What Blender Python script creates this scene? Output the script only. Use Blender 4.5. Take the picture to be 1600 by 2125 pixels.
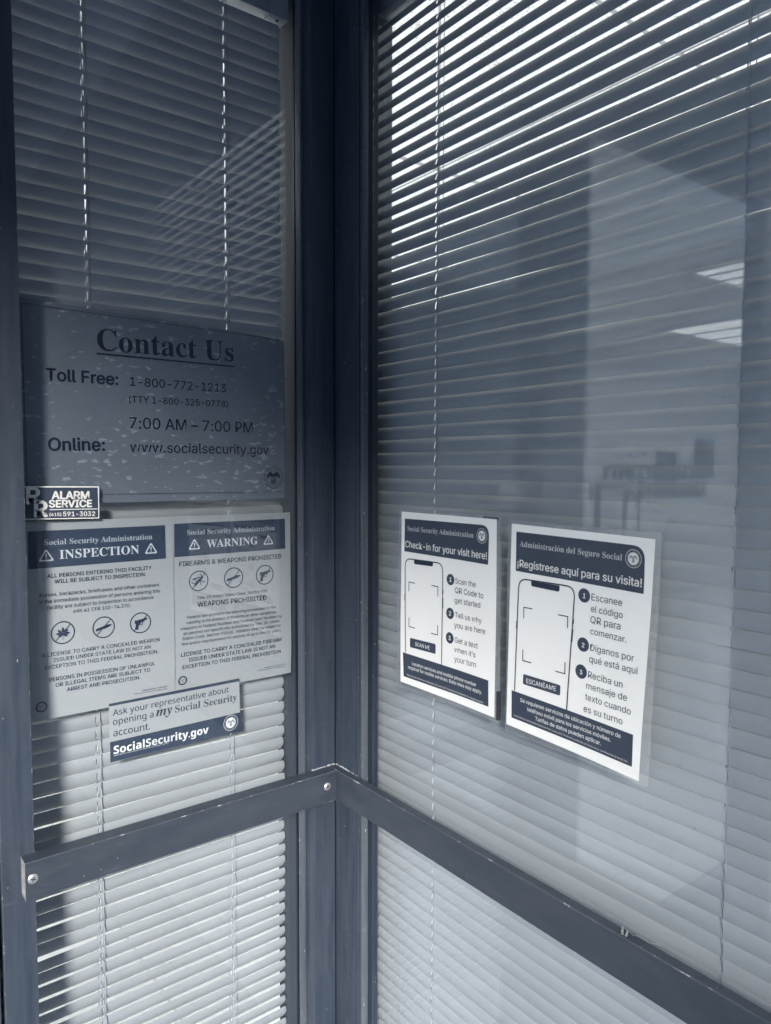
import bpy, bmesh, math, random, os
from mathutils import Vector, Matrix

for o in list(bpy.data.objects):
    bpy.data.objects.remove(o, do_unlink=True)
scene = bpy.context.scene
COL = scene.collection
random.seed(7)
R = math.radians

# ------------------------------------------------------------------ camera
cam = bpy.data.cameras.new('camera')
cam.sensor_fit = 'VERTICAL'
cam.sensor_height = 24.0
cam.lens = 24.0 * 1526.45 / 2125.0
cam.clip_start = 0.02
cam.clip_end = 2000.0
cam_ob = bpy.data.objects.new('camera', cam)
COL.objects.link(cam_ob)
_r = Vector((0.791119, -0.611659, 0.002097))
_u = Vector((0.035594, 0.049460, 0.998142))
_f = Vector((0.610626, 0.789574, -0.060900))
_m = Matrix((_r, _u, -_f)).transposed().to_4x4()
_m.translation = Vector((-0.72311, -1.08033, 1.5))
cam_ob.matrix_world = _m
scene.camera = cam_ob

# ------------------------------------------------------------------ light
SUN_AZ = Vector((-0.61, -0.79)).normalized()          # towards the sun, seen from above
SUN_EL = R(24.0)
world = bpy.data.worlds.new('World')
scene.world = world
world.use_nodes = True
wn = world.node_tree
sky = wn.nodes.new('ShaderNodeTexSky')
sky.sky_type = 'NISHITA'
sky.sun_disc = False
sky.sun_elevation = SUN_EL
sky.sun_rotation = math.atan2(SUN_AZ.x, SUN_AZ.y)
sky.air_density = 1.4
sky.dust_density = 0.2
sky.ozone_density = 2.0
wn.links.new(sky.outputs[0], wn.nodes['Background'].inputs[0])
wn.nodes['Background'].inputs[1].default_value = 0.15

sun = bpy.data.lights.new('sun', 'SUN')
sun.energy = 4.85
sun.angle = R(9.5)
sun.color = (1.0, 0.945, 0.87)
sun_ob = bpy.data.objects.new('sun', sun)
COL.objects.link(sun_ob)
_d = Vector((SUN_AZ.x * math.cos(SUN_EL), SUN_AZ.y * math.cos(SUN_EL), math.sin(SUN_EL)))
sun_ob.rotation_euler = (-_d).to_track_quat('-Z', 'Y').to_euler()
sun_ob.location = (-6, -8, 8)

scene.view_settings.view_transform = 'Standard'
scene.view_settings.look = 'None'
scene.view_settings.exposure = 0.72
scene.view_settings.gamma = 1.0
scene.view_settings.use_curve_mapping = False
scene.cycles.max_bounces = 10
scene.cycles.transparent_max_bounces = 24
scene.cycles.diffuse_bounces = 5
scene.cycles.glossy_bounces = 5
scene.cycles.use_denoising = True

# ------------------------------------------------------------------ materials
def nodes(name):
    m = bpy.data.materials.new(name)
    m.use_nodes = True
    t = m.node_tree
    return m, t, t.nodes, t.links, t.nodes['Principled BSDF']

def ramp(N, Lk, src, p0, p1, c0=(0, 0, 0, 1), c1=(1, 1, 1, 1)):
    r = N.new('ShaderNodeValToRGB')
    r.color_ramp.elements[0].position = p0
    r.color_ramp.elements[1].position = p1
    r.color_ramp.elements[0].color = c0
    r.color_ramp.elements[1].color = c1
    Lk.new(src, r.inputs[0])
    return r

def noise(N, Lk, scale, stretch=(1, 1, 1), detail=4.0, rough=0.55, off=(0, 0, 0)):
    tc = N.new('ShaderNodeTexCoord')
    mp = N.new('ShaderNodeMapping')
    mp.inputs['Scale'].default_value = stretch
    mp.inputs['Location'].default_value = off
    Lk.new(tc.outputs['Object'], mp.inputs[0])
    n = N.new('ShaderNodeTexNoise')
    n.inputs['Scale'].default_value = scale
    n.inputs['Detail'].default_value = detail
    n.inputs['Roughness'].default_value = rough
    Lk.new(mp.outputs[0], n.inputs['Vector'])
    return n

def mix(N, Lk, fac, a, b):
    x = N.new('ShaderNodeMix')
    x.data_type = 'RGBA'
    if isinstance(fac, (int, float)):
        x.inputs[0].default_value = fac
    else:
        Lk.new(fac, x.inputs[0])
    for i, v in ((6, a), (7, b)):
        if isinstance(v, tuple):
            x.inputs[i].default_value = (*v, 1) if len(v) == 3 else v
        else:
            Lk.new(v, x.inputs[i])
    return x.outputs[2]

def bump(N, Lk, B, src, strength, dist=0.001):
    b = N.new('ShaderNodeBump')
    b.inputs['Strength'].default_value = strength
    b.inputs['Distance'].default_value = dist
    Lk.new(src, b.inputs['Height'])
    Lk.new(b.outputs[0], B.inputs['Normal'])

def simple(name, c, rough=0.6, spec=0.5, metal=0.0, var=0.12, scale=9.0, stretch=(1, 1, 1)):
    m, t, N, Lk, B = nodes(name)
    n = noise(N, Lk, scale, stretch)
    r = ramp(N, Lk, n.outputs[0], 0.3, 0.7)
    lo = tuple(v * (1 - var) for v in c)
    hi = tuple(min(1, v * (1 + var)) for v in c)
    Lk.new(mix(N, Lk, r.outputs[0], lo, hi), B.inputs['Base Color'])
    B.inputs['Roughness'].default_value = rough
    B.inputs['Specular IOR Level'].default_value = spec
    B.inputs['Metallic'].default_value = metal
    return m

M = {}

def metal_paint(name, c, dust, flecks=0.74, rough=0.42, stretch=(14, 14, 1.2)):
    """painted aluminium: dust in streaks, sparse chips that show bare metal"""
    m, t, N, Lk, B = nodes(name)
    n = noise(N, Lk, 5.0, stretch, 6.0, 0.62)
    r = ramp(N, Lk, n.outputs[0], 0.35, 0.8)
    base = mix(N, Lk, r.outputs[0], c, dust)
    sc = noise(N, Lk, 34.0, (0.5, 0.5, 5.0), 5.0, 0.7, (4, 2, 9))
    sm = ramp(N, Lk, sc.outputs[0], 0.60, 0.72, (0, 0, 0, 1), (0.55, 0.55, 0.55, 1))
    base = mix(N, Lk, sm.outputs[0], base, tuple(v * 1.5 for v in dust))
    f = noise(N, Lk, 260.0, (1, 1, 0.35), 2.0, 0.5, (3, 5, 7))
    fm = ramp(N, Lk, f.outputs[0], flecks, flecks + 0.02)
    Lk.new(mix(N, Lk, fm.outputs[0], base, (0.42, 0.43, 0.44)), B.inputs['Base Color'])
    g = noise(N, Lk, 60.0, (1, 1, 1), 3.0)
    rr = ramp(N, Lk, g.outputs[0], 0.2, 0.8, (rough - .06,) * 3 + (1,), (rough + .14,) * 3 + (1,))
    Lk.new(rr.outputs[0], B.inputs['Roughness'])
    B.inputs['Specular IOR Level'].default_value = 0.45
    bump(N, Lk, B, g.outputs[0], 0.04, 0.0006)
    return m

M['frame'] = metal_paint('dark_frame_paint', (0.025, 0.037, 0.059), (0.057, 0.069, 0.090))
M['rail'] = metal_paint('rail_paint', (0.031, 0.041, 0.058), (0.048, 0.059, 0.077), 0.76, 0.40, (3, 3, 9))
M['stop'] = metal_paint('glazing_stop', (0.050, 0.064, 0.085), (0.11, 0.12, 0.14), 0.72, 0.32)
M['gasket'] = simple('rubber_gasket', (0.010, 0.016, 0.028), 0.6, 0.3)
M['alu'] = simple('bare_aluminium', (0.55, 0.56, 0.56), 0.38, 0.5, 0.7, 0.2, 80)
M['screw'] = simple('screw_steel', (0.62, 0.63, 0.63), 0.34, 0.5, 0.75, 0.15, 200)
M['recess'] = simple('screw_recess', (0.03, 0.035, 0.045), 0.6)

def worn_edge():
    m, t, N, Lk, B = nodes('worn_edge')
    n = noise(N, Lk, 55.0, (1, 1, 1), 5.0, 0.7)
    r = ramp(N, Lk, n.outputs[0], 0.56, 0.64)
    Lk.new(mix(N, Lk, r.outputs[0], (0.055, 0.068, 0.09), (0.36, 0.37, 0.39)), B.inputs['Base Color'])
    B.inputs['Roughness'].default_value = 0.4
    return m
M['worn'] = worn_edge()

def slat_mat():
    m, t, N, Lk, B = nodes('slat_enamel')
    n = noise(N, Lk, 5.0, (1, 1, 6), 4.0, 0.6)
    r = ramp(N, Lk, n.outputs[0], 0.3, 0.75)
    base = mix(N, Lk, r.outputs[0], (0.425, 0.425, 0.42), (0.48, 0.48, 0.475))
    d = noise(N, Lk, 140.0, (1, 1, 1), 2.0, 0.5, (1, 2, 3))
    dm = ramp(N, Lk, d.outputs[0], 0.70, 0.78)
    Lk.new(mix(N, Lk, dm.outputs[0], base, (0.34, 0.35, 0.37)), B.inputs['Base Color'])
    B.inputs['Roughness'].default_value = 0.42
    B.inputs['Specular IOR Level'].default_value = 0.4
    return m
M['slat'] = slat_mat()
M['cord'] = simple('blind_cord', (0.42, 0.44, 0.47), 0.8, 0.2, 0, 0.25, 400)
M['headrail'] = simple('headrail_enamel', (0.40, 0.42, 0.45), 0.4, 0.5, 0, 0.15, 20)

def glass_mat(name, refl, tint):
    m, t, N, Lk, B = nodes(name)
    N.remove(B)
    out = N['Material Output']
    tr = N.new('ShaderNodeBsdfTransparent')
    tr.inputs[0].default_value = (*tint, 1)
    gl = N.new('ShaderNodeBsdfGlossy')
    gl.inputs['Color'].default_value = (0.93, 0.96, 1.0, 1)
    gl.inputs['Roughness'].default_value = 0.0
    fr = N.new('ShaderNodeFresnel')
    ge = N.new('ShaderNodeNewGeometry')
    io = N.new('ShaderNodeMapRange')          # the rays go straight through, so both faces act like the outer one
    io.inputs['To Min'].default_value = 1.5
    io.inputs['To Max'].default_value = 1 / 1.5
    Lk.new(ge.outputs['Backfacing'], io.inputs['Value'])
    Lk.new(io.outputs[0], fr.inputs['IOR'])
    ma = N.new('ShaderNodeMath')
    ma.operation = 'ADD'
    ma.inputs[1].default_value = refl
    ma.use_clamp = True
    Lk.new(fr.outputs[0], ma.inputs[0])
    # faint wipe marks and dust on the pane
    ns = noise(N, Lk, 3.5, (1, 1, 0.25), 6.0, 0.65)
    nr = ramp(N, Lk, ns.outputs[0], 0.45, 0.85)
    df = N.new('ShaderNodeBsdfDiffuse')
    df.inputs[0].default_value = (0.55, 0.57, 0.6, 1)
    mm = N.new('ShaderNodeMath')
    mm.operation = 'MULTIPLY'
    mm.inputs[1].default_value = 0.028
    Lk.new(nr.outputs[0], mm.inputs[0])
    m0 = N.new('ShaderNodeMixShader')
    Lk.new(mm.outputs[0], m0.inputs[0])
    Lk.new(tr.outputs[0], m0.inputs[1])
    Lk.new(df.outputs[0], m0.inputs[2])
    mx = N.new('ShaderNodeMixShader')
    Lk.new(ma.outputs[0], mx.inputs[0])
    Lk.new(m0.outputs[0], mx.inputs[1])
    Lk.new(gl.outputs[0], mx.inputs[2])
    Lk.new(mx.outputs[0], out.inputs[0])
    return m
M['glass'] = glass_mat('window_glass', 0.006, (0.915, 0.94, 0.965))
M['door_glass'] = glass_mat('door_glass', 0.0, (0.97, 0.98, 0.98))

def laminate_mat():
    m, t, N, Lk, B = nodes('laminate_film')
    N.remove(B)
    out = N['Material Output']
    n = noise(N, Lk, 48.0, (1, 1, 1), 3.0, 0.6)
    b = N.new('ShaderNodeBump')
    b.inputs['Strength'].default_value = 0.9
    b.inputs['Distance'].default_value = 0.002
    Lk.new(n.outputs[0], b.inputs['Height'])
    tr = N.new('ShaderNodeBsdfTransparent')
    tr.inputs[0].default_value = (0.93, 0.94, 0.95, 1)
    gl = N.new('ShaderNodeBsdfGlossy')
    gl.inputs['Roughness'].default_value = 0.12
    Lk.new(b.outputs[0], gl.inputs['Normal'])
    df = N.new('ShaderNodeBsdfDiffuse')
    df.inputs[0].default_value = (0.6, 0.62, 0.65, 1)
    a = N.new('ShaderNodeMixShader')
    a.inputs[0].default_value = 0.16
    Lk.new(tr.outputs[0], a.inputs[1])
    Lk.new(df.outputs[0], a.inputs[2])
    c = N.new('ShaderNodeMixShader')
    c.inputs[0].default_value = 0.12
    Lk.new(a.outputs[0], c.inputs[1])
    Lk.new(gl.outputs[0], c.inputs[2])
    Lk.new(c.outputs[0], out.inputs[0])
    return m
M['laminate'] = laminate_mat()

def paper_mat(name, c, rough=0.6, var=0.05):
    m, t, N, Lk, B = nodes(name)
    n = noise(N, Lk, 8.0, (1, 1, 1), 5.0)
    r = ramp(N, Lk, n.outputs[0], 0.25, 0.75)
    Lk.new(mix(N, Lk, r.outputs[0], tuple(v * (1 - var) for v in c), c), B.inputs['Base Color'])
    B.inputs['Roughness'].default_value = rough
    B.inputs['Specular IOR Level'].default_value = 0.3
    w = noise(N, Lk, 22.0, (1, 0.6, 1), 2.0)
    bump(N, Lk, B, w.outputs[0], 0.10, 0.002)
    return m
M['paper'] = paper_mat('poster_paper', (0.465, 0.46, 0.445))
M['bright_paper'] = paper_mat('laminated_paper', (0.94, 0.935, 0.91), 0.35)
M['white_vinyl'] = paper_mat('white_vinyl', (0.80, 0.80, 0.78), 0.3)

def contact_mat():
    """old sheet stuck to the pane: bubbles and peeled glue show as pale flecks"""
    m, t, N, Lk, B = nodes('bubbled_sheet')
    n = noise(N, Lk, 6.0, (1, 1, 1), 4.0)
    r = ramp(N, Lk, n.outputs[0], 0.3, 0.7)
    base = mix(N, Lk, r.outputs[0], (0.165, 0.183, 0.203), (0.205, 0.22, 0.238))
    f = noise(N, Lk, 62.0, (1, 2.0, 1), 2.5, 0.5, (2, 4, 0))
    big = noise(N, Lk, 9.0, (1, 1, 1), 2.0, 0.5, (9, 1, 0))
    ad = N.new('ShaderNodeMath')
    ad.operation = 'MULTIPLY_ADD'
    ad.inputs[1].default_value = 0.30
    Lk.new(big.outputs[0], ad.inputs[0])
    Lk.new(f.outputs[0], ad.inputs[2])
    fm = ramp(N, Lk, ad.outputs[0], 0.775, 0.82)
    c2 = mix(N, Lk, fm.outputs[0], base, (0.34, 0.355, 0.37))
    Lk.new(c2, B.inputs['Base Color'])
    B.inputs['Roughness'].default_value = 0.5
    bump(N, Lk, B, ad.outputs[0], 0.15, 0.002)
    return m
M['contact_paper'] = contact_mat()
M['ink'] = simple('dark_ink', (0.022, 0.033, 0.062), 0.5, 0.3)
M['contact_ink'] = simple('sign_ink', (0.006, 0.012, 0.030), 0.6, 0.15)
M['emblem_grey'] = simple('emblem_grey', (0.30, 0.315, 0.335), 0.5, 0.3)
M['soft_ink'] = simple('grey_blue_ink', (0.075, 0.088, 0.115), 0.5, 0.3)
M['band'] = simple('navy_print', (0.040, 0.056, 0.088), 0.42, 0.4, 0, 0.10, 12)
M['white_ink'] = simple('white_print', (0.74, 0.74, 0.72), 0.5, 0.3, 0, 0.03)
M['grey_ink'] = simple('grey_print', (0.72, 0.725, 0.72), 0.5, 0.3)
M['pale_ink'] = simple('thin_white_print', (0.50, 0.515, 0.53), 0.5, 0.3, 0, 0.03)
M['film_edge'] = simple('film_edge', (0.36, 0.38, 0.41), 0.3, 0.6, 0, 0.35, 40)
M['stucco'] = simple('stucco', (0.27, 0.33, 0.42), 0.9, 0.2, 0, 0.12, 30)
M['pale_stucco'] = simple('pale_stucco', (0.52, 0.58, 0.66), 0.9, 0.2, 0, 0.1, 30)
M['soffit'] = simple('soffit_paint', (0.44, 0.51, 0.60), 0.8, 0.2, 0, 0.06, 6)
M['wall'] = simple('interior_wall_paint', (0.72, 0.72, 0.71), 0.8, 0.2, 0, 0.03, 3)
M['column'] = simple('column_paint', (0.22, 0.235, 0.26), 0.7, 0.3, 0, 0.05, 5)
M['lining'] = simple('inner_lining_paint', (0.065, 0.075, 0.092), 0.7, 0.15, 0, 0.08, 4)
M['letters'] = simple('wall_letter_metal', (0.05, 0.055, 0.06), 0.4)
M['dark_wood'] = simple('dark_wood', (0.045, 0.05, 0.06), 0.5, 0.4, 0, 0.3, 12, (8, 1, 1))
M['picture'] = simple('picture_print', (0.055, 0.065, 0.08), 0.5, 0.4, 0, 0.6, 14)
M['plastic'] = simple('white_plastic', (0.70, 0.71, 0.71), 0.4, 0.5, 0, 0.04)
M['leaf'] = simple('plant_leaf', (0.05, 0.075, 0.06), 0.5, 0.4, 0, 0.3, 30)
M['pot'] = simple('plant_pot', (0.14, 0.15, 0.16), 0.6)
M['door_paint'] = simple('door_paint', (0.60, 0.61, 0.61), 0.5)
M['upholstery'] = simple('chair_fabric', (0.05, 0.06, 0.08), 0.9, 0.2, 0, 0.25, 60)

def floor_mat():
    m, t, N, Lk, B = nodes('interior_floor_tile')
    tc = N.new('ShaderNodeTexCoord')
    br = N.new('ShaderNodeTexBrick')
    br.offset = 0.0
    br.inputs['Color1'].default_value = (0.88, 0.88, 0.87, 1)
    br.inputs['Color2'].default_value = (0.85, 0.85, 0.84, 1)
    br.inputs['Mortar'].default_value = (0.62, 0.62, 0.62, 1)
    br.inputs['Scale'].default_value = 1.0
    br.inputs['Mortar Size'].default_value = 0.004
    br.inputs['Brick Width'].default_value = 0.45
    br.inputs['Row Height'].default_value = 0.45
    Lk.new(tc.outputs['Object'], br.inputs['Vector'])
    Lk.new(br.outputs[0], B.inputs['Base Color'])
    B.inputs['Roughness'].default_value = 0.35
    return m
M['floor'] = floor_mat()

def ceiling_mat():
    m, t, N, Lk, B = nodes('acoustic_ceiling_tile')
    v = N.new('ShaderNodeTexVoronoi')
    tc = N.new('ShaderNodeTexCoord')
    Lk.new(tc.outputs['Object'], v.inputs['Vector'])
    v.inputs['Scale'].default_value = 95.0
    n = noise(N, Lk, 16.0)
    ad = N.new('ShaderNodeMath')
    ad.operation = 'MULTIPLY_ADD'
    ad.inputs[1].default_value = -0.5
    Lk.new(n.outputs[0], ad.inputs[0])
    Lk.new(v.outputs['Distance'], ad.inputs[2])
    r = ramp(N, Lk, ad.outputs[0], -0.17, -0.12, (0.25, 0.26, 0.28, 1), (0.84, 0.84, 0.82, 1))
    Lk.new(r.outputs[0], B.inputs['Base Color'])
    B.inputs['Roughness'].default_value = 0.9
    return m
M['ceiling'] = ceiling_mat()

def pavement_mat():
    m, t, N, Lk, B = nodes('worn_dark_paving')
    n = noise(N, Lk, 0.8, (1, 1, 1), 8.0, 0.65)
    r = ramp(N, Lk, n.outputs[0], 0.3, 0.7, (0.065, 0.098, 0.15, 1), (0.095, 0.135, 0.195, 1))
    tc = N.new('ShaderNodeTexCoord')
    br = N.new('ShaderNodeTexBrick')
    br.offset = 0.0
    br.inputs['Scale'].default_value = 1.0
    br.inputs['Brick Width'].default_value = 1.5
    br.inputs['Row Height'].default_value = 1.5
    br.inputs['Mortar Size'].default_value = 0.008
    br.inputs['Color1'].default_value = (1, 1, 1, 1)
    br.inputs['Color2'].default_value = (1, 1, 1, 1)
    br.inputs['Mortar'].default_value = (0.45, 0.45, 0.45, 1)
    Lk.new(tc.outputs['Object'], br.inputs['Vector'])
    mm = N.new('ShaderNodeMix')
    mm.data_type = 'RGBA'
    mm.blend_type = 'MULTIPLY'
    mm.inputs[0].default_value = 1.0
    Lk.new(r.outputs[0], mm.inputs[6])
    Lk.new(br.outputs[0], mm.inputs[7])
    Lk.new(mm.outputs[2], B.inputs['Base Color'])
    B.inputs['Roughness'].default_value = 0.85
    return m
M['pavement'] = pavement_mat()

def lamp_mat(name, strength, col=(1.0, 0.98, 0.94)):
    m, t, N, Lk, B = nodes(name)
    B.inputs['Base Color'].default_value = (0.8, 0.8, 0.8, 1)
    n = noise(N, Lk, 7.0)
    r = ramp(N, Lk, n.outputs[0], 0.3, 0.7, tuple(v * 0.9 for v in col) + (1,), (*col, 1))
    Lk.new(r.outputs[0], B.inputs['Emission Color'])
    B.inputs['Emission Strength'].default_value = strength
    return m
OFFICE_GLOW, LOBBY_FILL = 0.58, 24.0
M['lobby_lamp'] = lamp_mat('lit_lobby_diffuser', 2.7)
M['bright_lamp'] = lamp_mat('strong_lobby_diffuser', LOBBY_FILL)
M['work_lamp'] = lamp_mat('strong_office_diffuser', 20.0)

def speckled_glow():
    m, t, N, Lk, B = nodes('perforated_lit_panel')
    v = N.new('ShaderNodeTexVoronoi')
    tc = N.new('ShaderNodeTexCoord')
    Lk.new(tc.outputs['Object'], v.inputs['Vector'])
    v.inputs['Scale'].default_value = 95.0
    n = noise(N, Lk, 16.0)
    ad = N.new('ShaderNodeMath')
    ad.operation = 'MULTIPLY_ADD'
    ad.inputs[1].default_value = -0.5
    Lk.new(n.outputs[0], ad.inputs[0])
    Lk.new(v.outputs['Distance'], ad.inputs[2])
    r = ramp(N, Lk, ad.outputs[0], -0.17, -0.12, (0.2, 0.2, 0.2, 1), (1.0, 0.99, 0.96, 1))
    Lk.new(r.outputs[0], B.inputs['Emission Color'])
    B.inputs['Emission Strength'].default_value = OFFICE_GLOW
    B.inputs['Base Color'].default_value = (0.7, 0.7, 0.7, 1)
    return m
M['office_lamp'] = speckled_glow()

# ------------------------------------------------------------------ builders
def thing(name, label, cat, loc=(0, 0, 0), rot=(0, 0, 0), group=None):
    o = bpy.data.objects.new(name, None)
    o.empty_display_size = 0.05
    COL.objects.link(o)
    o.location = loc
    o.rotation_euler = rot
    o['label'] = label
    o['category'] = cat
    if group:
        o['group'] = group
    return o

def mesh_of(name, bm, mats, smooth=False):
    me = bpy.data.meshes.new(name)
    bm.to_mesh(me)
    bm.free()
    for m in (mats if isinstance(mats, (list, tuple)) else [mats]):
        me.materials.append(M[m])
    if smooth:
        for p in me.polygons:
            p.use_smooth = True
    return me

def part(name, bm, mats, parent, local=False, smooth=False, label=None):
    """bm is in world space unless local; sub-parts share their part's origin"""
    if not local:
        top = parent
        off = Vector(top.location)
        while top.parent:
            top = top.parent
            off = off + Vector(top.location)
        bmesh.ops.translate(bm, verts=bm.verts, vec=-off)
    o = bpy.data.objects.new(name, mesh_of(name, bm, mats, smooth))
    COL.objects.link(o)
    o.parent = parent
    if label:
        o['label'] = label
    return o

def single(name, bm, mats, label=None, cat=None, kind=None, group=None, loc=None):
    loc = Vector(loc) if loc else Vector((0, 0, 0))
    bmesh.ops.translate(bm, verts=bm.verts, vec=-loc)
    o = bpy.data.objects.new(name, mesh_of(name, bm, mats))
    o.location = loc
    COL.objects.link(o)
    if kind:
        o['kind'] = kind
    if label:
        o['label'] = label
    if cat:
        o['category'] = cat
    if group:
        o['group'] = group
    return o

def join(dst, src):
    me = bpy.data.meshes.new('tmp')
    src.to_mesh(me)
    src.free()
    dst.from_mesh(me)
    bpy.data.meshes.remove(me)

def box(x0, x1, y0, y1, z0, z1, bevel=0.0, mi=0, bevel_mi=None, into=None):
    b = bmesh.new()
    bmesh.ops.create_cube(b, size=1.0)
    for v in b.verts:
        v.co = Vector((x0 + (v.co.x + .5) * (x1 - x0), y0 + (v.co.y + .5) * (y1 - y0), z0 + (v.co.z + .5) * (z1 - z0)))
    for f in b.faces:
        f.material_index = mi
    if bevel:
        r = bmesh.ops.bevel(b, geom=list(b.edges), offset=bevel, segments=2, profile=0.5, affect='EDGES')
        if bevel_mi is not None:
            for f in r['faces']:
                f.material_index = bevel_mi
    if into is not None:
        join(into, b)
        return into
    return b

def tube(p0, p1, r, seg=8, mi=0, into=None):
    b = bmesh.new()
    p0, p1 = Vector(p0), Vector(p1)
    d = (p1 - p0).normalized()
    a = d.orthogonal().normalized()
    c = d.cross(a)
    ring = [[b.verts.new(p + (a * math.cos(2 * math.pi * k / seg) + c * math.sin(2 * math.pi * k / seg)) * r) for k in range(seg)] for p in (p0, p1)]
    for k in range(seg):
        f = b.faces.new((ring[0][k], ring[0][(k + 1) % seg], ring[1][(k + 1) % seg], ring[1][k]))
        f.smooth = True
        f.material_index = mi
    b.faces.new(ring[0][::-1]).material_index = mi
    b.faces.new(ring[1]).material_index = mi
    if into is not None:
        join(into, b)
        return into
    return b

def disc(c, n, r, depth, seg=28, chamfer=0.25, mi=0, into=None):
    """flat round head on a surface: centre c, facing n"""
    b = bmesh.new()
    c, n = Vector(c), Vector(n).normalized()
    a = n.orthogonal().normalized()
    e = n.cross(a)
    def ring(rr, h):
        return [b.verts.new(c + n * h + (a * math.cos(2 * math.pi * k / seg) + e * math.sin(2 * math.pi * k / seg)) * rr) for k in range(seg)]
    rs = [ring(r, 0), ring(r, depth * 0.35), ring(r * (1 - chamfer), depth)]
    for q, s in zip(rs, rs[1:]):
        for k in range(seg):
            b.faces.new((q[k], q[(k + 1) % seg], s[(k + 1) % seg], s[k])).material_index = mi
    b.faces.new(rs[-1]).material_index = mi
    if into is not None:
        join(into, b)
        return into
    return b

# ------------------------------------------------------------------ setting
def plane(x0, x1, y0, y1, z, cuts=0):
    b = bmesh.new()
    b.faces.new([b.verts.new(p) for p in ((x0, y0, z), (x1, y0, z), (x1, y1, z), (x0, y1, z))])
    return b

single('pavement', plane(-300, 300, -300, 300, 0.0), 'pavement', kind='structure')
fl = box(-9.0, 3.6, 0.012, 3.6, 0.004, 0.02)
box(0.012, 3.6, -6.0, 0.012, 0.004, 0.02, into=fl)
single('floor', fl, 'floor', kind='structure')
ce = box(-9.0, 3.6, 0.102, 3.6, 2.75, 2.80)
box(0.102, 3.6, -6.0, 0.102, 2.75, 2.80, into=ce)
single('ceiling', ce, 'ceiling', kind='structure')

HEAD0, HEAD1, TOP = 2.40, 2.66, 2.90
rf = box(-9.3, 3.9, 0.0, 3.9, TOP, 3.2)
box(0.0, 3.9, -6.3, 0.0, TOP, 3.2, into=rf)
single('roof', rf, 'stucco', 'flat grey building roof slab above both window walls', 'roof')
single('canopy', box(-2.36, -0.001, -16.0, -0.001, TOP, 3.12, 0.01), 'soffit',
       'flat grey canopy slab projecting over the recessed window corner', 'canopy', loc=(-0.75, -3, TOP))
single('facade_wall', box(-9.3, -1.66, 0.0, 0.15, 0.0, TOP - .002), 'stucco',
       'grey stucco wall of the entrance front left of the glass door', 'wall', loc=(-5.4, 0, 0))
single('facade_wall', box(0.0, 0.15, -40.0, -2.66, 0.0, TOP - .002), 'stucco',
       'grey stucco wall beyond the far end of the wide window', 'wall', loc=(0, -4.4, 0))
single('header_wall', box(-1.658, 0.0, 0.0, 0.10, HEAD1 + .001, TOP - .002), 'pale_stucco',
       'pale stucco strip over the door and narrow window', 'wall', loc=(-0.8, 0, HEAD1))
single('header_wall', box(0.0, 0.10, -2.658, -0.001, HEAD1 + .001, TOP - .002), 'pale_stucco',
       'pale stucco strip over the wide window with the check-in sheets', 'wall', loc=(0, -1.3, HEAD1))
for nm, b, lab in (('interior_wall', box(-9.0, 3.6, 3.6, 3.7, 0.0, 2.9 - .002), 'long white lobby wall carrying dark raised letters'),
                   ('interior_wall', box(3.6, 3.7, -6.0, 3.7, 0.0, 2.9 - .002), 'plain white office wall behind the wide window'),
                   ('interior_wall', box(-9.1, -9.0, 0.15, 3.7, 0.0, 2.9 - .002), 'plain white end wall of the lobby'),
                   ('interior_wall', box(0.15, 3.6, -6.1, -6.0, 0.0, 2.9 - .002), 'plain white end wall of the office'),
                   ('partition_wall', box(-0.64, -0.60, 0.115, 3.59, 0.021, 2.748), 'white partition between the lobby and the blinds office')):
    single(nm, b, 'wall', lab, 'wall')
single('trim_post', box(0.0425, 0.121, -0.008, 0.12, 0.021, 2.748, 0.003), 'column',
       'grey trim post inside the building behind the corner', 'post', loc=(0.11, 0.05, 0.02))

# ------------------------------------------------------------------ window frames
ZT = HEAD1
GL0, GL1 = 0.044, 0.050            # narrow pane
GR0, GR1 = 0.026, 0.032            # wide pane

post = thing('corner_post', 'dark metal corner post where the two window walls meet', 'post', (0, 0, 0))
b = box(-0.0466, -0.0014, 0.0, 0.092, 0.0, ZT, 0.0010)
part('mullion', b, ['frame'], post)
b = box(0.0, 0.0415, -0.0705, -0.0002, 0.0, ZT, 0.0010)
part('mullion', b, ['frame'], post)
b = box(-0.0013, 0.0215, 0.004, 0.085, 0.0, ZT)
part('seam_gasket', b, 'gasket', post)
part('inner_lining', box(-0.0480, -0.0467, 0.0575, 0.124, 0.15, HEAD0 - .1, 0.0003), 'lining', post)
b = box(-0.0525, -0.0468, 0.026, GL0 - .001, 0.15, HEAD0, 0.0012)
part('glazing_stop', b, 'stop', post)
b = box(-0.0500, -0.0468, GL1 + .001, 0.056, 0.15, HEAD0)
part('glazing_gasket', b, 'gasket', post)
b = box(0.0030, 0.0160, -0.0780, -0.0707, 0.15, HEAD0, 0.0022)
part('glazing_stop', b, 'stop', post)
b = box(0.0165, GR0 - .001, -0.0765, -0.0707, 0.15, HEAD0)
part('glazing_gasket', b, 'gasket', post)

jamb = thing('window_jamb', 'dark metal jamb between the narrow window and the entrance door', 'post', (-0.523, 0, 0))
b = box(-0.5441, -0.5017, 0.0, 0.112, 0.0, ZT, 0.0010, 0, 1)
part('mullion', b, ['frame', 'worn'], jamb)
b = box(-0.5015, -0.4965, 0.026, GL0 - .001, 0.15, HEAD0, 0.0012)
part('glazing_stop', b, 'stop', jamb)
jr = thing('window_jamb', 'dark metal jamb at the far end of the wide window', 'post', (0, -2.63, 0))
part('mullion', box(0.0, 0.112, -2.656, -2.60, 0.0, ZT, 0.001), 'frame', jr)

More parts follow.
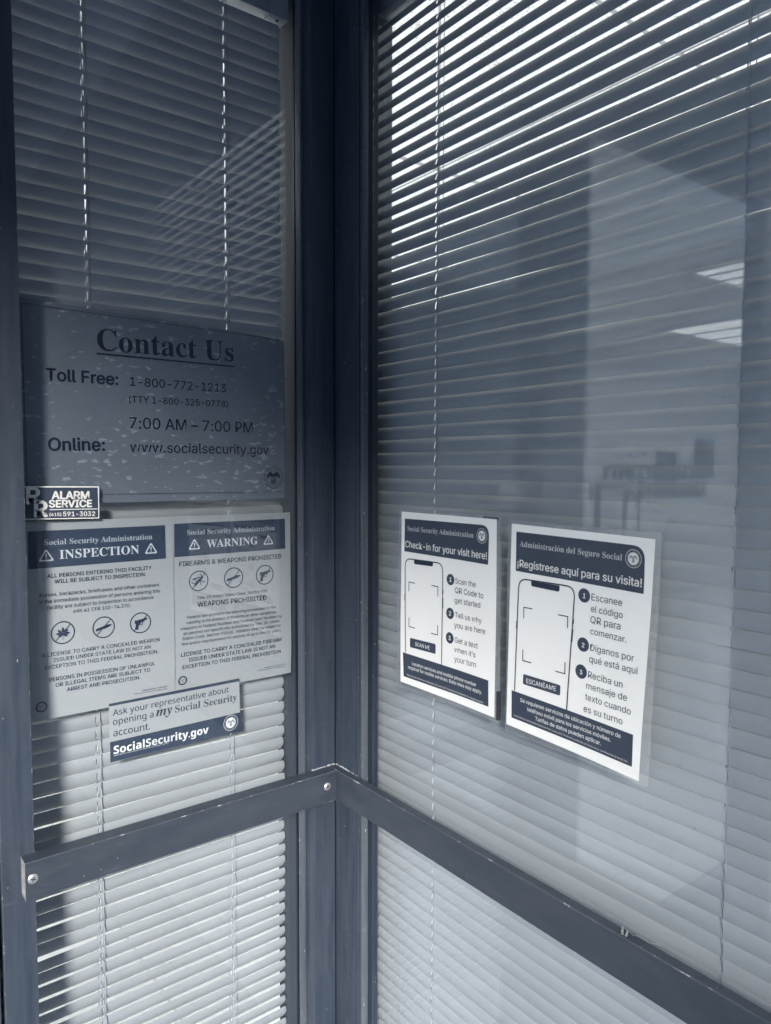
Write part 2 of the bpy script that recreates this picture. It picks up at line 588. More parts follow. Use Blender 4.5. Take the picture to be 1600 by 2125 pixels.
wl = thing('storefront_window', 'narrow window with notices taped up, left of the corner post', 'window', (-0.27, 0, 0))
part('glass_pane', box(-0.5012, -0.0470, GL0, GL1, 0.15, HEAD0), 'glass', wl)
part('head_frame', box(-0.5010, -0.0472, 0.0, 0.112, HEAD0 + .001, ZT, 0.001), 'frame', wl)
part('sill_frame', box(-0.5010, -0.0472, 0.0, 0.112, 0.0, 0.149, 0.001), 'frame', wl)
wr = thing('storefront_window', 'wide window with two laminated check-in sheets, right of the corner post', 'window', (0, -1.3, 0))
part('glass_pane', box(GR0, GR1, -2.599, -0.0710, 0.15, HEAD0), 'glass', wr)
part('head_frame', box(0.0, 0.112, -2.599, -0.0712, HEAD0 + .001, ZT, 0.001), 'frame', wr)
part('sill_frame', box(0.0, 0.112, -2.599, -0.0712, 0.0, 0.149, 0.001), 'frame', wr)

part('inner_head', box(0.052, 0.110, -2.599, -0.012, 2.304, HEAD0 - .001, 0.001), 'frame', wr)
part('inner_head', box(-0.560, -0.0475, 0.060, 0.124, 2.304, HEAD0 - .001, 0.001), 'frame', wl)

single('boundary_wall', box(-26, 24, -24.4, -24.0, 0.0, 10.0, .03), 'stucco', 'tall plain concrete wall across the lot, behind the viewer', 'wall', loc=(-1, -24.2, 0))  # unseen walls, added to keep bright low sky out of the panes
single('boundary_wall', box(-26.4, -26.001, -24, 14, 0.0, 10.0, .03), 'stucco', 'tall plain concrete wall on the entrance side of the lot', 'wall', loc=(-26.2, -5, 0))

t = thing('canopy_column', 'square grey pier holding up the outer edge of the canopy', 'column', (-2.16, -4.03, 0))  # unseen pier, added to dim the sun on the lower right slats
part('shaft', box(-2.34, -1.99, -4.27, -3.80, 0.06, TOP - .001, 0.01), 'stucco', t)
part('base_plinth', box(-2.355, -1.96, -4.30, -3.77, 0.0, 0.059, 0.006), 'soffit', t)

door = thing('entrance_door', 'glass entrance door in a dark metal frame beside the narrow window', 'door', (-1.07, 0, 0))
part('stile', box(-0.652, -0.548, 0.004, 0.050, 0.012, HEAD0 - .006, 0.002), 'frame', door)
part('stile', box(-1.595, -1.491, 0.004, 0.050, 0.012, HEAD0 - .006, 0.002), 'frame', door)
part('bottom_rail', box(-1.4905, -0.6525, 0.005, 0.049, 0.012, 0.26, 0.002), 'frame', door)
part('top_rail', box(-1.4905, -0.6525, 0.005, 0.049, HEAD0 - .11, HEAD0 - .006, 0.002), 'frame', door)
part('glass_pane', box(-1.490, -0.653, 0.024, 0.030, 0.261, HEAD0 - .111), 'door_glass', door)
b = tube((-1.545, -0.055, 0.85), (-1.545, -0.055, 1.25), 0.012, 12)
for z in (0.88, 1.22):
    tube((-1.545, -0.055, z), (-1.545, 0.004, z), 0.008, 8, into=b)
part('handle', b, 'alu', door)
part('head_frame', box(-1.658, -0.5445, 0.0, 0.112, HEAD0 + .001, ZT, 0.001), 'frame', door)
part('side_frame', box(-1.658, -1.598, 0.0, 0.112, 0.0, HEAD0, 0.001), 'frame', door)

# ------------------------------------------------------------------ bumper rails
ZR0, ZR1 = 0.9130, 0.9666
YL, XR = -0.0262, -0.0158
def rail_tube(x0, x1, y0, y1, wall):
    """hollow bar, open at its x0 end where the cut metal shows"""
    b = bmesh.new()
    def rect(x, i):
        return [b.verts.new((x, y0 + i, ZR0 + i)), b.verts.new((x, y1 - i, ZR0 + i)), b.verts.new((x, y1 - i, ZR1 - i)), b.verts.new((x, y0 + i, ZR1 - i))]
    o0, o1, i0, i1 = rect(x0, 0), rect(x1, 0), rect(x0, wall), rect(x0 + .12, wall)
    for k in range(4):
        j = (k + 1) % 4
        b.faces.new((o0[k], o1[k], o1[j], o0[j]))
        f = b.faces.new((o0[j], i0[j], i0[k], o0[k]))
        f.material_index = 2
        f = b.faces.new((i0[k], i0[j], i1[j], i1[k]))
        f.material_index = 2
    b.faces.new(o1)
    b.faces.new(i1[::-1]).material_index = 2
    b.normal_update()
    ed = [e for e in b.edges if all(v in o0 + o1 for v in e.verts) and abs(e.verts[0].co.x - e.verts[1].co.x) > .1]
    r = bmesh.ops.bevel(b, geom=ed, offset=0.0011, segments=2, profile=0.5, affect='EDGES')
    for f in r['faces']:
        f.material_index = 1
    return b

def screw(c, n, parent):
    n = Vector(n)
    s = part('screw', disc(c, n, 0.0068, 0.0022, 28, 0.28), 'screw', parent)
    c = Vector(c) + n * 0.00225
    up = Vector((0, 0, 1))
    sd = n.cross(up)
    b = bmesh.new()
    for ang in (0.35, 0.35 + math.pi / 2):
        d = sd * math.cos(ang) + up * math.sin(ang)
        e = n.cross(d)
        b.faces.new([b.verts.new(c + d * p * 0.0034 + e * q * 0.00075 + n * (0.0001 if ang > 1 else 0)) for p, q in ((-1, -1), (1, -1), (1, 1), (-1, 1))])
    part('drive_slot', b, 'recess', s)

rl = thing('bumper_rail', 'grey metal rail with a cut open end and two screws across the narrow window', 'rail', (-0.27, 0, 0.94))
part('bar', rail_tube(-0.5196, XR - .0004, YL, -0.0006, 0.0026), ['rail', 'worn', 'alu'], rl)
screw((-0.5100, YL - .0001, 0.9424), (0, -1, 0), rl)
screw((-0.0354, YL - .0001, 0.9424), (0, -1, 0), rl)
rr = thing('bumper_rail', 'long grey metal rail running along the wide window with chipped top', 'rail', (0, -1.3, 0.94))
part('bar', box(XR, -0.0006, -2.59, -0.0006, ZR0, ZR1, 0.0011, 0, 1), ['rail', 'worn'], rr)
screw((XR - .0001, -2.56, 0.94), (-1, 0, 0), rr)
b = bmesh.new()
random.seed(3)
for k in range(16):       # bead of dried sealant along the joint
    if random.random() < .4:
        continue
    x = -0.055 + k * 0.0035
    box(x, x + 0.0042, -0.0032 + random.uniform(-.0006, .0006), -0.0004, ZR1 - .0002, ZR1 + random.uniform(.0006, .0022), 0.0004, into=b)
for k in range(14):
    if random.random() < .4:
        continue
    y = -0.004 - k * 0.0046
    box(-0.0026 + random.uniform(-.0005, .0005), -0.0003, y - .0050, y, ZR1 - .0002, ZR1 + random.uniform(.0006, .0020), 0.0004, into=b)
part('sealant_bead', b, 'film_edge', rr)

def scrap(c, ang, l, w, label):
    b = bmesh.new()
    c = Vector(c)
    d = Vector((math.cos(ang), math.sin(ang), 0))
    e = Vector((-d.y, d.x, 0))
    n = 7
    rows = []
    for i in range(n):
        t = i / (n - 1) - .5
        h = 0.0004 + 0.0028 * abs(math.sin(t * 4.1)) * (0.4 + i / n)
        ww = w * (0.75 + 0.35 * math.sin(i * 2.3 + ang))
        rows.append([b.verts.new(c + d * t * l + e * s * ww * .5 + Vector((0, 0, h + (s > 0) * .0006))) for s in (-1, 1)])
    for p, q in zip(rows, rows[1:]):
        b.faces.new((p[0], q[0], q[1], p[1]))
    bmesh.ops.solidify(b, geom=list(b.faces), thickness=0.0003)
    single('tape_scrap', b, 'headrail', label, 'scrap', loc=c)

scrap((-0.009, -0.6035, ZR1 + .0004), 0.55, 0.014, 0.0035, 'upright curl of dried tape on the long rail')
scrap((-0.0105, -0.6100, ZR1 + .0004), 0.35, 0.009, 0.0028, 'shorter curl of tape touching the upright one on the rail')
scrap((-0.0055, -0.6150, ZR1 + .0004), 1.9, 0.010, 0.0034, 'bent flake of tape nearest the glass on the rail')
scrap((-0.0020, -0.6330, ZR1 + .0004), -1.5, 0.030, 0.0013, 'long thin thread of tape along the glass on the rail')

# ------------------------------------------------------------------ blinds
SLAT_W, PITCH, CROWN = 0.0252, 0.02245, 0.0034
def lerp(t, x):
    for (a, fa), (c, fc) in zip(t, t[1:]):
        if x <= c:
            k = max(0.0, (x - a) / (c - a))
            return fa + (fc - fa) * k
    return t[-1][1]

def blind(side, label, u0, u1, dc, z_ref, cords, sg, tilt, cord_w, loc, ztop, zbot=0.31):
    """venetian blind; u runs along the window, d is depth behind the pane"""
    P = (lambda u, d, z: Vector((u, d, z))) if side == 'L' else (lambda u, d, z: Vector((d, -u, z)))
    t = thing('window_blind', label, 'blind', loc)
    rnd = random.Random(11 if side == 'L' else 23)
    crown = CROWN if side == 'R' else .0027
    b = bmesh.new()
    HOLE = 0.0016 if side == 'L' else 0.0012
    holes = cords if side == 'L' else cords[:1]
    base = []
    n = max(6, int((u1 - u0) / 0.07))
    base = [u0 + (u1 - u0) * k / n for k in range(n + 1)]
    base = [u for u in base if all(abs(u - c) > .012 for c in cords)]
    for c in cords:
        base += [c - .012, c - HOLE, c + HOLE, c + .012]
    base = sorted(base)
    cross = [-.5, -.43, -.28, -.1, .1, .28, .43, .5]
    kmax = int((ztop - 0.0165 - z_ref) / PITCH)
    kmin = -int((z_ref - zbot - 0.02) / PITCH)
    for k in range(kmin, kmax + 1):
        z0 = z_ref + k * PITCH + rnd.uniform(-.0006, .0006)
        a0, a1 = u0 + rnd.uniform(-.0012, .0012), u1 + rnd.uniform(-.0012, .0012)
        if side == 'R' and z0 < 0.78:
            a0 += 0.004 * math.sin(z0 * 31) + (0.006 if z0 < .70 else 0)
        jt, tw = rnd.gauss(0, 1.0 if z0 < 1.8 else .6), rnd.gauss(0, 1.0 if z0 < 1.8 else .5)
        sag = rnd.uniform(0.0, .0010) + (rnd.uniform(.0008, .0028) if rnd.random() < .2 and z0 < 1.75 else 0)
        cu = rnd.uniform(u0, u1)
        wob = rnd.uniform(0, 6.28)
        us = [a0, a0 + .0012, a0 + .004] + [u for u in base if a0 + .008 < u < a1 - .008] + [a1 - .004, a1 - .0012, a1]
        cut = {0: .62, 1: .84, 2: 1.0, len(us) - 1: .62, len(us) - 2: .84, len(us) - 3: 1.0}
        rows = []
        for i, u in enumerate(us):
            th = R(tilt(z0, u) + jt + tw * (u - u0) / (u1 - u0) + 0.5 * math.sin(u * 9 + wob))
            dz = 0.00035 * math.sin(u * 14 + wob) - sag * math.exp(-((u - cu) / .13) ** 2)
            if side == 'L' and abs(z0 - 0.742) < PITCH / 2:      # one slat is creased and hangs down at its free end
                q = min(1.0, max(0.0, (-0.345 - u) / 0.10))
                dz -= 0.0034 * q * q * (3 - 2 * q)
                th -= R(4) * q
            if side == 'L' and abs(z0 - 0.795) < PITCH / 2:
                dz -= 0.0014 * min(1.0, max(0.0, (-0.30 - u) / 0.15))
            row = []
            for s in cross:
                c = s * SLAT_W * cut.get(i, 1.0)
                bl = crown * (1 - 4 * s * s)
                d = dc + c * math.cos(th) - bl * math.sin(th)
                z = z0 + dz + sg * (c * math.sin(th) + bl * math.cos(th))
                row.append(b.verts.new(P(u, d, z)))
            rows.append(row)
        for i in range(len(us) - 1):
            um = (us[i] + us[i + 1]) / 2
            hole = any(abs(um - c) < HOLE * .9 for c in holes)
            for j in range(len(cross) - 1):
                if hole and 2 <= j <= 4:
                    continue
                f = b.faces.new((rows[i][j], rows[i + 1][j], rows[i + 1][j + 1], rows[i][j + 1]))
                f.smooth = True
    part('slats', b, 'slat', t)
    zb = z_ref + kmin * PITCH - 0.02
    for c in cords:
        lift = bmesh.new()
        m, zs = 26, None
        prev = None
        for q in range(m + 1):
            z = zb + (ztop - zb) * q / m
            p = P(c + .0006 * math.sin(q * 1.7), dc + .0008 * math.sin(q * 2.1), z)
            if prev is not None:
                tube(prev, p, cord_w, 6, into=lift)
            prev = p
        part('lift_cord', lift, 'cord', t, smooth=True)
        lad = bmesh.new()
        off = SLAT_W * .5 * math.cos(R(70)) + .0012
        for du, dd in ((.0050, -off), (.0062, off), (-.0030, off)):
            prev = None
            for q in range(m + 1):
                z = zb + (ztop - zb) * q / m
                p = P(c + du + .0005 * math.sin(q * 2.9 + du * 900), dc + dd + (0.0007 * math.sin(q * 4.1) if dd < 0 else 0), z)
                if prev is not None:
                    tube(prev, p, cord_w * .72, 5, into=lad)
                prev = p
        part('ladder_cord', lad, 'cord', t, smooth=True)
    def bb(a, c, d0, d1, z0, z1, bev=.0008, into=None):
        p, q = P(a, d0, z0), P(c, d1, z1)
        return box(min(p.x, q.x), max(p.x, q.x), min(p.y, q.y), max(p.y, q.y), z0, z1, bev, into=into)
    hr = part('headrail', bb(u0 - .001, u1 + .001, dc - .013, dc + .013, ztop, ztop + .026), 'headrail', t)
    for e0, e1 in ((u0 - .008, u0 + .024), (u1 - .024, u1 + .008)):
        bk = bb(e0, e1, dc - .019, dc + .019, ztop - .0045, ztop - .0008, .0006)
        bb(e0, e1, dc - .0195, dc - .0165, ztop - .004, ztop + .034, .0006, into=bk)
        part('end_bracket', bk, 'headrail', hr)
        ho = bmesh.new()
        for dd in (-.008, .008):
            p = P((e0 + e1) / 2, dc + dd, ztop - .0047)
            disc(p, (0, 0, -1), .0036, .0003, 16, .05, into=ho)
        part('rivet_hole', ho, 'recess', hr)
    part('bottom_rail', bb(u0, u1, dc - .012, dc + .012, zb - .014, zb - .002, .003), 'headrail', t)
    return t

def tilt_right(z, u):
    a = lerp([(1.70, 79), (1.75, 76.5), (1.81, 70), (1.87, 65), (1.97, 60.5), (2.2, 61.5)], z)
    k = min(1.0, max(0.0, (u - .03) / .48))
    if z < 1.72:
        return lerp([(0.3, 71.0), (1.0, 72.0), (1.55, 73.5), (1.72, 78.0)], z)
    shut = min(1.0, max(0.0, (u - .80) / .25))
    far = lerp([(1.75, 81), (1.80, 80), (1.865, 79), (1.97, 70.5), (2.2, 66)], z)
    a = a + (far - a) * k ** 0.8
    return a + (79 - a) * shut

def tilt_left(z, u):
    return lerp([(0.3, 70.5), (0.70, 72.5), (0.92, 75.5), (1.05, 78), (1.2, 74), (1.45, 70), (2.3, 68)], z)

blind('L', 'closed pale blind behind the notices in the narrow window', -0.556, -0.0590, 0.085, 2.116, [-0.392, -0.1655], -1, tilt_left, .0011, (-0.3, 0.085, 0), 2.272)
blind('R', 'wide pale blind behind the check-in sheets, slats open near its top', 0.0165, 2.52, 0.080, 1.7837, [0.1775, 0.6735, 1.17, 1.66, 2.16], 1, tilt_right, .0008, (0.08, -1.3, 0), 2.272)

# ------------------------------------------------------------------ prints
try:
    INTER = bpy.data.fonts.load(os.path.join(bpy.utils.resource_path('LOCAL'), 'datafiles', 'fonts', 'Inter.woff2'))
except Exception:
    INTER = None

def to_math(s, up, lo, dg):
    """Blender's fallback font holds serif and bold alphabets in the mathematical block"""
    o = ''
    for c in s:
        if 'A' <= c <= 'Z':
            o += chr(up + ord(c) - 65)
        elif 'a' <= c <= 'z':
            o += chr(lo + ord(c) - 97)
        elif '0' <= c <= '9' and dg:
            o += chr(dg + ord(c) - 48)
        else:
            o += c
    return o

FONTS = {'S': (0x1D400, 0x1D41A, 0x1D7CE), 's': (0x1D400, 0x1D41A, 0x1D7CE), 'I': (0x1D468, 0x1D482, 0),
         'F': (0x1D5A0, 0x1D5BA, 0x1D7E2), 'G': (0x1D5D4, 0x1D5EE, 0x1D7EC)}
_cache = {}
def glyphs(txt, font, off):
    """flat mesh of one line: (verts, faces, width), baseline on y=0, size 1"""
    key = (txt, font, off)
    if key in _cache:
        return _cache[key]
    cu = bpy.data.curves.new('line', 'FONT')
    plain = txt.replace('ó', 'o') if font in 'Ss' else txt
    cu.body = to_math(plain, *FONTS[font]) if font in FONTS else plain
    if font in 'NB' and INTER:
        cu.font = INTER
    cu.size = 1.0
    cu.resolution_u = 4
    ob = bpy.data.objects.new('line', cu)
    COL.objects.link(ob)
    bpy.context.view_layer.update()
    ev = ob.evaluated_get(bpy.context.evaluated_depsgraph_get())
    me = ev.to_mesh()
    vs = [v.co.copy() for v in me.vertices]
    fs = [tuple(p.vertices) for p in me.polygons]
    ev.to_mesh_clear()
    bpy.data.objects.remove(ob, do_unlink=True)
    bpy.data.curves.remove(cu)
    x0, x1 = min(v.x for v in vs), max(v.x for v in vs)
    vs = [Vector((v.x - x0, v.y, 0)) for v in vs]
    if plain != txt:                     # accent on the serif o
        i = txt.index('ó')
        w0 = glyphs(txt[:i], font, off)[2]
        n = len(vs)
        a = w0 + 0.23
        vs += [Vector((a, .53, 0)), Vector((a + .06, .53, 0)), Vector((a + .21, .69, 0)), Vector((a + .10, .69, 0))]
        fs.append((n, n + 1, n + 2, n + 3))
    _cache[key] = (vs, fs, x1 - x0)
    return _cache[key]

def rounded(pts, rad):
    rad = rad if isinstance(rad, (list, tuple)) else [rad] * len(pts)
    out = []
    n = len(pts)
    for i, p in enumerate(pts):
        p = Vector(p)
        r = rad[i]
        if r <= 0:
            out.append(p)
            continue
        a = (Vector(pts[i - 1]) - p).normalized() * r
        c = (Vector(pts[(i + 1) % n]) - p).normalized() * r
        for k in range(9):
            t = k / 8
            q = (1 - t) ** 2 * (p + a) + 2 * t * (1 - t) * (p + a * .42 * 0) + t * t * (p + c)
            out.append(q)
    return out

def poly(bm, pts, w, mi=0):
    f = bm.faces.new([bm.verts.new((p[0] / 1000, p[1] / 1000, w)) for p in pts])
    f.material_index = mi
    return f

def annulus(bm, c, r0, r1, w, mi=0, seg=44):
    a = [(c[0] + math.cos(2 * math.pi * k / seg), c[1] + math.sin(2 * math.pi * k / seg)) for k in range(seg)]
    ring = lambda r: [bm.verts.new(((c[0] + (p[0] - c[0]) * r) / 1000, (c[1] + (p[1] - c[1]) * r) / 1000, w)) for p in a]
    i, o = ring(r0), ring(r1)
    for k in range(seg):
        bm.faces.new((i[k], o[k], o[(k + 1) % seg], i[(k + 1) % seg])).material_index = mi

def stroke(bm, a, b, wd, w, mi=0):
    a, b = Vector(a), Vector(b)
    d = (b - a).normalized()
    n = Vector((-d.y, d.x)) * wd / 2
    poly(bm, [a - n, b - n, b + n, a + n], w, mi)

def put_text(bm, txt, font, off, pos, length, ang, w, mi=0):
    vs, fs, wd = glyphs(txt, font, 0)
    k = length / wd
    ca, sa = math.cos(R(ang)), math.sin(R(ang))
    # heavier strokes: the line is printed again a hair to each side
    sh = [(0, 0)] if off <= 0 else [(0, 0), (-off, 0), (off, 0), (0, off * .7), (0, -off * .7)]
    for n, (dx, dy) in enumerate(sh):
        nv = [bm.verts.new(((pos[0] + ((v.x + dx) * ca - (v.y + dy) * sa) * k) / 1000, (pos[1] + ((v.x + dx) * sa + (v.y + dy) * ca) * k) / 1000, w + n * 0.000012)) for v in vs]
        for f in fs:
            try:
                bm.faces.new([nv[i] for i in f]).material_index = mi
            except ValueError:
                pass

def arc_text(bm, txt, c, r, a0, a1, size, w, inward, mi=0):
    for k, ch in enumerate(txt):
        if ch == ' ':
            continue
        a = a0 + (a1 - a0) * k / (len(txt) - 1)
        d = Vector((math.cos(R(a)), math.sin(R(a))))
        vs, fs, wd = glyphs(ch, 'B', .02)
        t = Vector((d.y, -d.x)) if not inward else Vector((-d.y, d.x))
        n = d if not inward else -d
        nv = [bm.verts.new(((c[0] + d.x * r + (t.x * (v.x - wd / 2) + n.x * (v.y - .36)) * size) / 1000,
                            (c[1] + d.y * r + (t.y * (v.x - wd / 2) + n.y * (v.y - .36)) * size) / 1000, w)) for v in vs]
        for f in fs:
            try:
                bm.faces.new([nv[i] for i in f]).material_index = mi
            except ValueError:
                pass

WING = [(.02, .34), (.16, .44), (.34, .60), (.52, .56), (.70, .34), (.82, .06), (.92, -.16), (.76, -.06), (.64, -.02), (.54, .10), (.44, .06), (.34, .16), (.24, .10), (.12, .14), (.02, .04)]
def eagle(bm, c, r, w, mi, mi_gap=None, solid=False):
    for s in (-1, 1):
        poly(bm, [(c[0] + s * x * r, c[1] + y * r) for x, y in (WING if s > 0 else WING)], w, mi)
        if mi_gap is not None:
            for k in range(5):
                x = .20 + .09 * k
                stroke(bm, (c[0] + s * x * r, c[1] + (.42 - .05 * k) * r), (c[0] + s * (x + .07) * r, c[1] + (.10 - .03 * k) * r), .022 * r, w + .0002, mi_gap)
    poly(bm, [(c[0] + x * r, c[1] + y * r) for x, y in ((-.08, .34), (.0, .44), (.10, .40), (.05, .30), (.07, .12), (-.07, .12))], w, mi)
    if solid:
        poly(bm, [(c[0] + x * r, c[1] + y * r) for x, y in ((-.25, .08), (-.27, -.52), (-.20, -.64), (0, -.74), (.20, -.64), (.27, -.52), (.25, .08))], w, mi)
        return
    n = 7
    for k in range(n):
        x = -.30 + .60 * (k + .5) / n
        stroke(bm, (c[0] + x * r, c[1] - .16 * r), (c[0] + x * r, c[1] - (.62 + .05 * math.cos(x * 4)) * r), .055 * r, w, mi)
    poly(bm, [(c[0] + x * r, c[1] + y * r) for x, y in ((-.32, -.60), (.0, -.74), (.32, -.60), (.0, -.66))], w, mi)

def symbol(bm, kind, c, r, ang, w):
    rot = lambda pts: [(c[0] + (x * math.cos(R(ang)) - y * math.sin(R(ang))) * r, c[1] + (x * math.sin(R(ang)) + y * math.cos(R(ang))) * r) for x, y in pts]
    if kind == 'disc':
        poly(bm, [(c[0] + math.cos(2 * math.pi * k / 40) * r, c[1] + math.sin(2 * math.pi * k / 40) * r) for k in range(40)], w)
        return
    if kind == 'tri':                    # rounded warning triangle with exclamation mark, r = height to the tip
        o = rounded([(c[0] - .86 * r, c[1] - .45 * r), (c[0] + .86 * r, c[1] - .45 * r), (c[0], c[1] + r)], .30 * r)
        i = rounded([(c[0] - .60 * r, c[1] - .29 * r), (c[0] + .60 * r, c[1] - .29 * r), (c[0], c[1] + .70 * r)], .20 * r)
        vo = [bm.verts.new((p[0] / 1000, p[1] / 1000, w)) for p in o]
        vi = [bm.verts.new((p[0] / 1000, p[1] / 1000, w)) for p in i]
        for k in range(len(vo)):
            j = (k + 1) % len(vo)
            bm.faces.new((vo[k], vo[j], vi[j], vi[k]))
        poly(bm, [(c[0] + x * r, c[1] + y * r) for x, y in ((-.05, .0), (.05, .0), (.08, .40), (-.08, .40))], w)
        poly(bm, [(c[0] + x * r, c[1] + y * r) for x, y in ((-.065, -.19), (.065, -.19), (.065, -.07), (-.065, -.07))], w)
        return
    if kind == 'seal':
        annulus(bm, c, .955 * r, r, w)
        arc_text(bm, 'SOCIAL SECURITY', c, .80 * r, 172, 8, .23 * r, w, False)
        arc_text(bm, 'ADMINISTRATION', c, .80 * r, 193, 347, .23 * r, w, True)
        eagle(bm, c, r * .86, w, 0)
        put_text(bm, 'USA', 'B', .03, (c[0] - .25 * r, c[1] - .10 * r), .5 * r, 0, w)
        return
    if kind == 'smallseal':
        return
    annulus(bm, c, .90 * r, r, w)
    a = 47
    d = Vector((math.cos(R(a)), math.sin(R(a)))) * .92 * r
    stroke(bm, (c[0] - d.x, c[1] - d.y), (c[0] + d.x, c[1] + d.y), .075 * r, w + .0001)
    w += .0002
    if kind == 'noleaf':
        for la, ll in ((90, .70), (48, .66), (132, .66), (14, .62), (166, .62), (-18, .42), (198, .42)):
            d = Vector((math.cos(R(la)), math.sin(R(la))))
            n = Vector((-d.y, d.x))
            o = Vector((c[0], c[1] - .18 * r))
            pts = [(0, .03), (.25, .05), (.5, .12), (.72, .10), (1.0, 0), (.72, -.10), (.5, -.12), (.25, -.05), (0, -.03)]
            poly(bm, [o + d * p * ll * r + n * q * r for p, q in pts], w)
            w += .00002
        stroke(bm, (c[0], c[1] - .2 * r), (c[0], c[1] - .62 * r), .03 * r, w)
    elif kind == 'noknife':
        ang += 6
        poly(bm, rot([(-.72, -.17), (-.74, -.02), (-.66, .06), (-.3, .09), (.05, .12), (.05, -.14), (-.3, -.13)]), w)
        poly(bm, rot([(.0, .13), (.35, .15), (.60, .10), (.78, .02), (.50, -.09), (.20, -.15), (.0, -.16)]), w + .00003)
    elif kind == 'nogun':
        poly(bm, rot([(-.55, .02), (-.53, .30), (-.46, .36), (-.40, .31), (.54, .36), (.68, .34), (.68, .22), (.58, .18), (.40, .16), (.36, .06), (-.05, .03), (-.18, -.10), (-.30, -.62), (-.60, -.52), (-.44, .0)]), w)
        for p, q in (((-.10, -.02), (-.02, -.22)), ((-.02, -.22), (.14, -.22)), ((.14, -.22), (.20, .06))):
            a, b2 = rot([p, q])
            stroke(bm, a, b2, .06 * r, w + .00003)
    elif kind == 'notool':
        ang += 38
        poly(bm, rot([(-.52, -.13), (-.60, 0), (-.52, .13), (.52, .13), (.60, 0), (.52, -.13)]), w)
        poly(bm, rot([(.30, .14), (.36, .22), (-.20, .58), (-.36, .60), (-.30, .48)]), w + .00003)
        for p, q in (((-.46, .1), (-.62, .42)), ((-.62, .42), (-.46, .48)), ((-.25, .12), (-.02, .42)), ((.1, -.12), (-.16, -.52)), ((.14, -.12), (.36, -.56)), ((.50, .1), (.62, .30)), ((.62, .30), (.46, .36))):
            a, b2 = rot([p, q])
            stroke(bm, a, b2, .07 * r, w + .00005)

def ramp01(x, a, b):
    t = min(1.0, max(0.0, (x - a) / (b - a)))
    return t * t * (3 - 2 * t)

CURL = {  # how each sheet lifts off the pane, metres, from its own u, v in metres; + is towards the viewer
    'contact': lambda u, v: -.0100 * ramp01(u, .345, .435) * (.35 + .65 * ramp01(v, .05, .26)) - .0006 * math.sin(u * 17) ** 2,
    'inspection': lambda u, v: -.0016 * math.sin(u * 13 + v * 5) ** 2 - .0030 * ramp01(v, .05, -.01),
    'warning': lambda u, v: -.0012 * math.sin(u * 15 + 1) ** 2 - .0025 * ramp01(v, .04, -.02) - .0015,
    'account': lambda u, v: -.0003 * math.sin(u * 20) ** 2,
    'alarm': lambda u, v: 0.0,
    'english': lambda u, v: .0035 * ramp01(u, .12, .23) + .0006 * math.sin(v * 20 + u * 6),
    'spanish': lambda u, v: .0045 * ramp01(u, .10, .24) * (1 - .6 * v / .28) + .0010 * math.sin(v * 18 + 1) * ramp01(u, .02, .2),
}
LABELS = {
    'contact': ('contact_sign', 'large faded bubbled sheet headed Contact Us on the narrow window', 'sign'),
    'alarm': ('alarm_sticker', 'small dark alarm service sticker with white border and phone number', 'sticker'),
    'inspection': ('notice_poster', 'white notice with a navy header reading INSPECTION, below the alarm sticker', 'poster'),
    'warning': ('notice_poster', 'white notice with a navy header reading WARNING, beside the corner post', 'poster'),
    'account': ('window_strip', 'small landscape strip inviting people to open an online account', 'sign'),
    'english': ('checkin_sheet', 'laminated English check-in sheet, the one nearer the corner post', 'poster'),
    'spanish': ('checkin_sheet', 'laminated Spanish check-in sheet headed Regístrese aquí para su visita', 'poster'),
}
LAY = 0.00035
SLICE = {'paper', 'laminate', 'pouch_edge', 'header_band', 'footer_band', 'border', 'title', 'scan_button', 'phone_picture'}

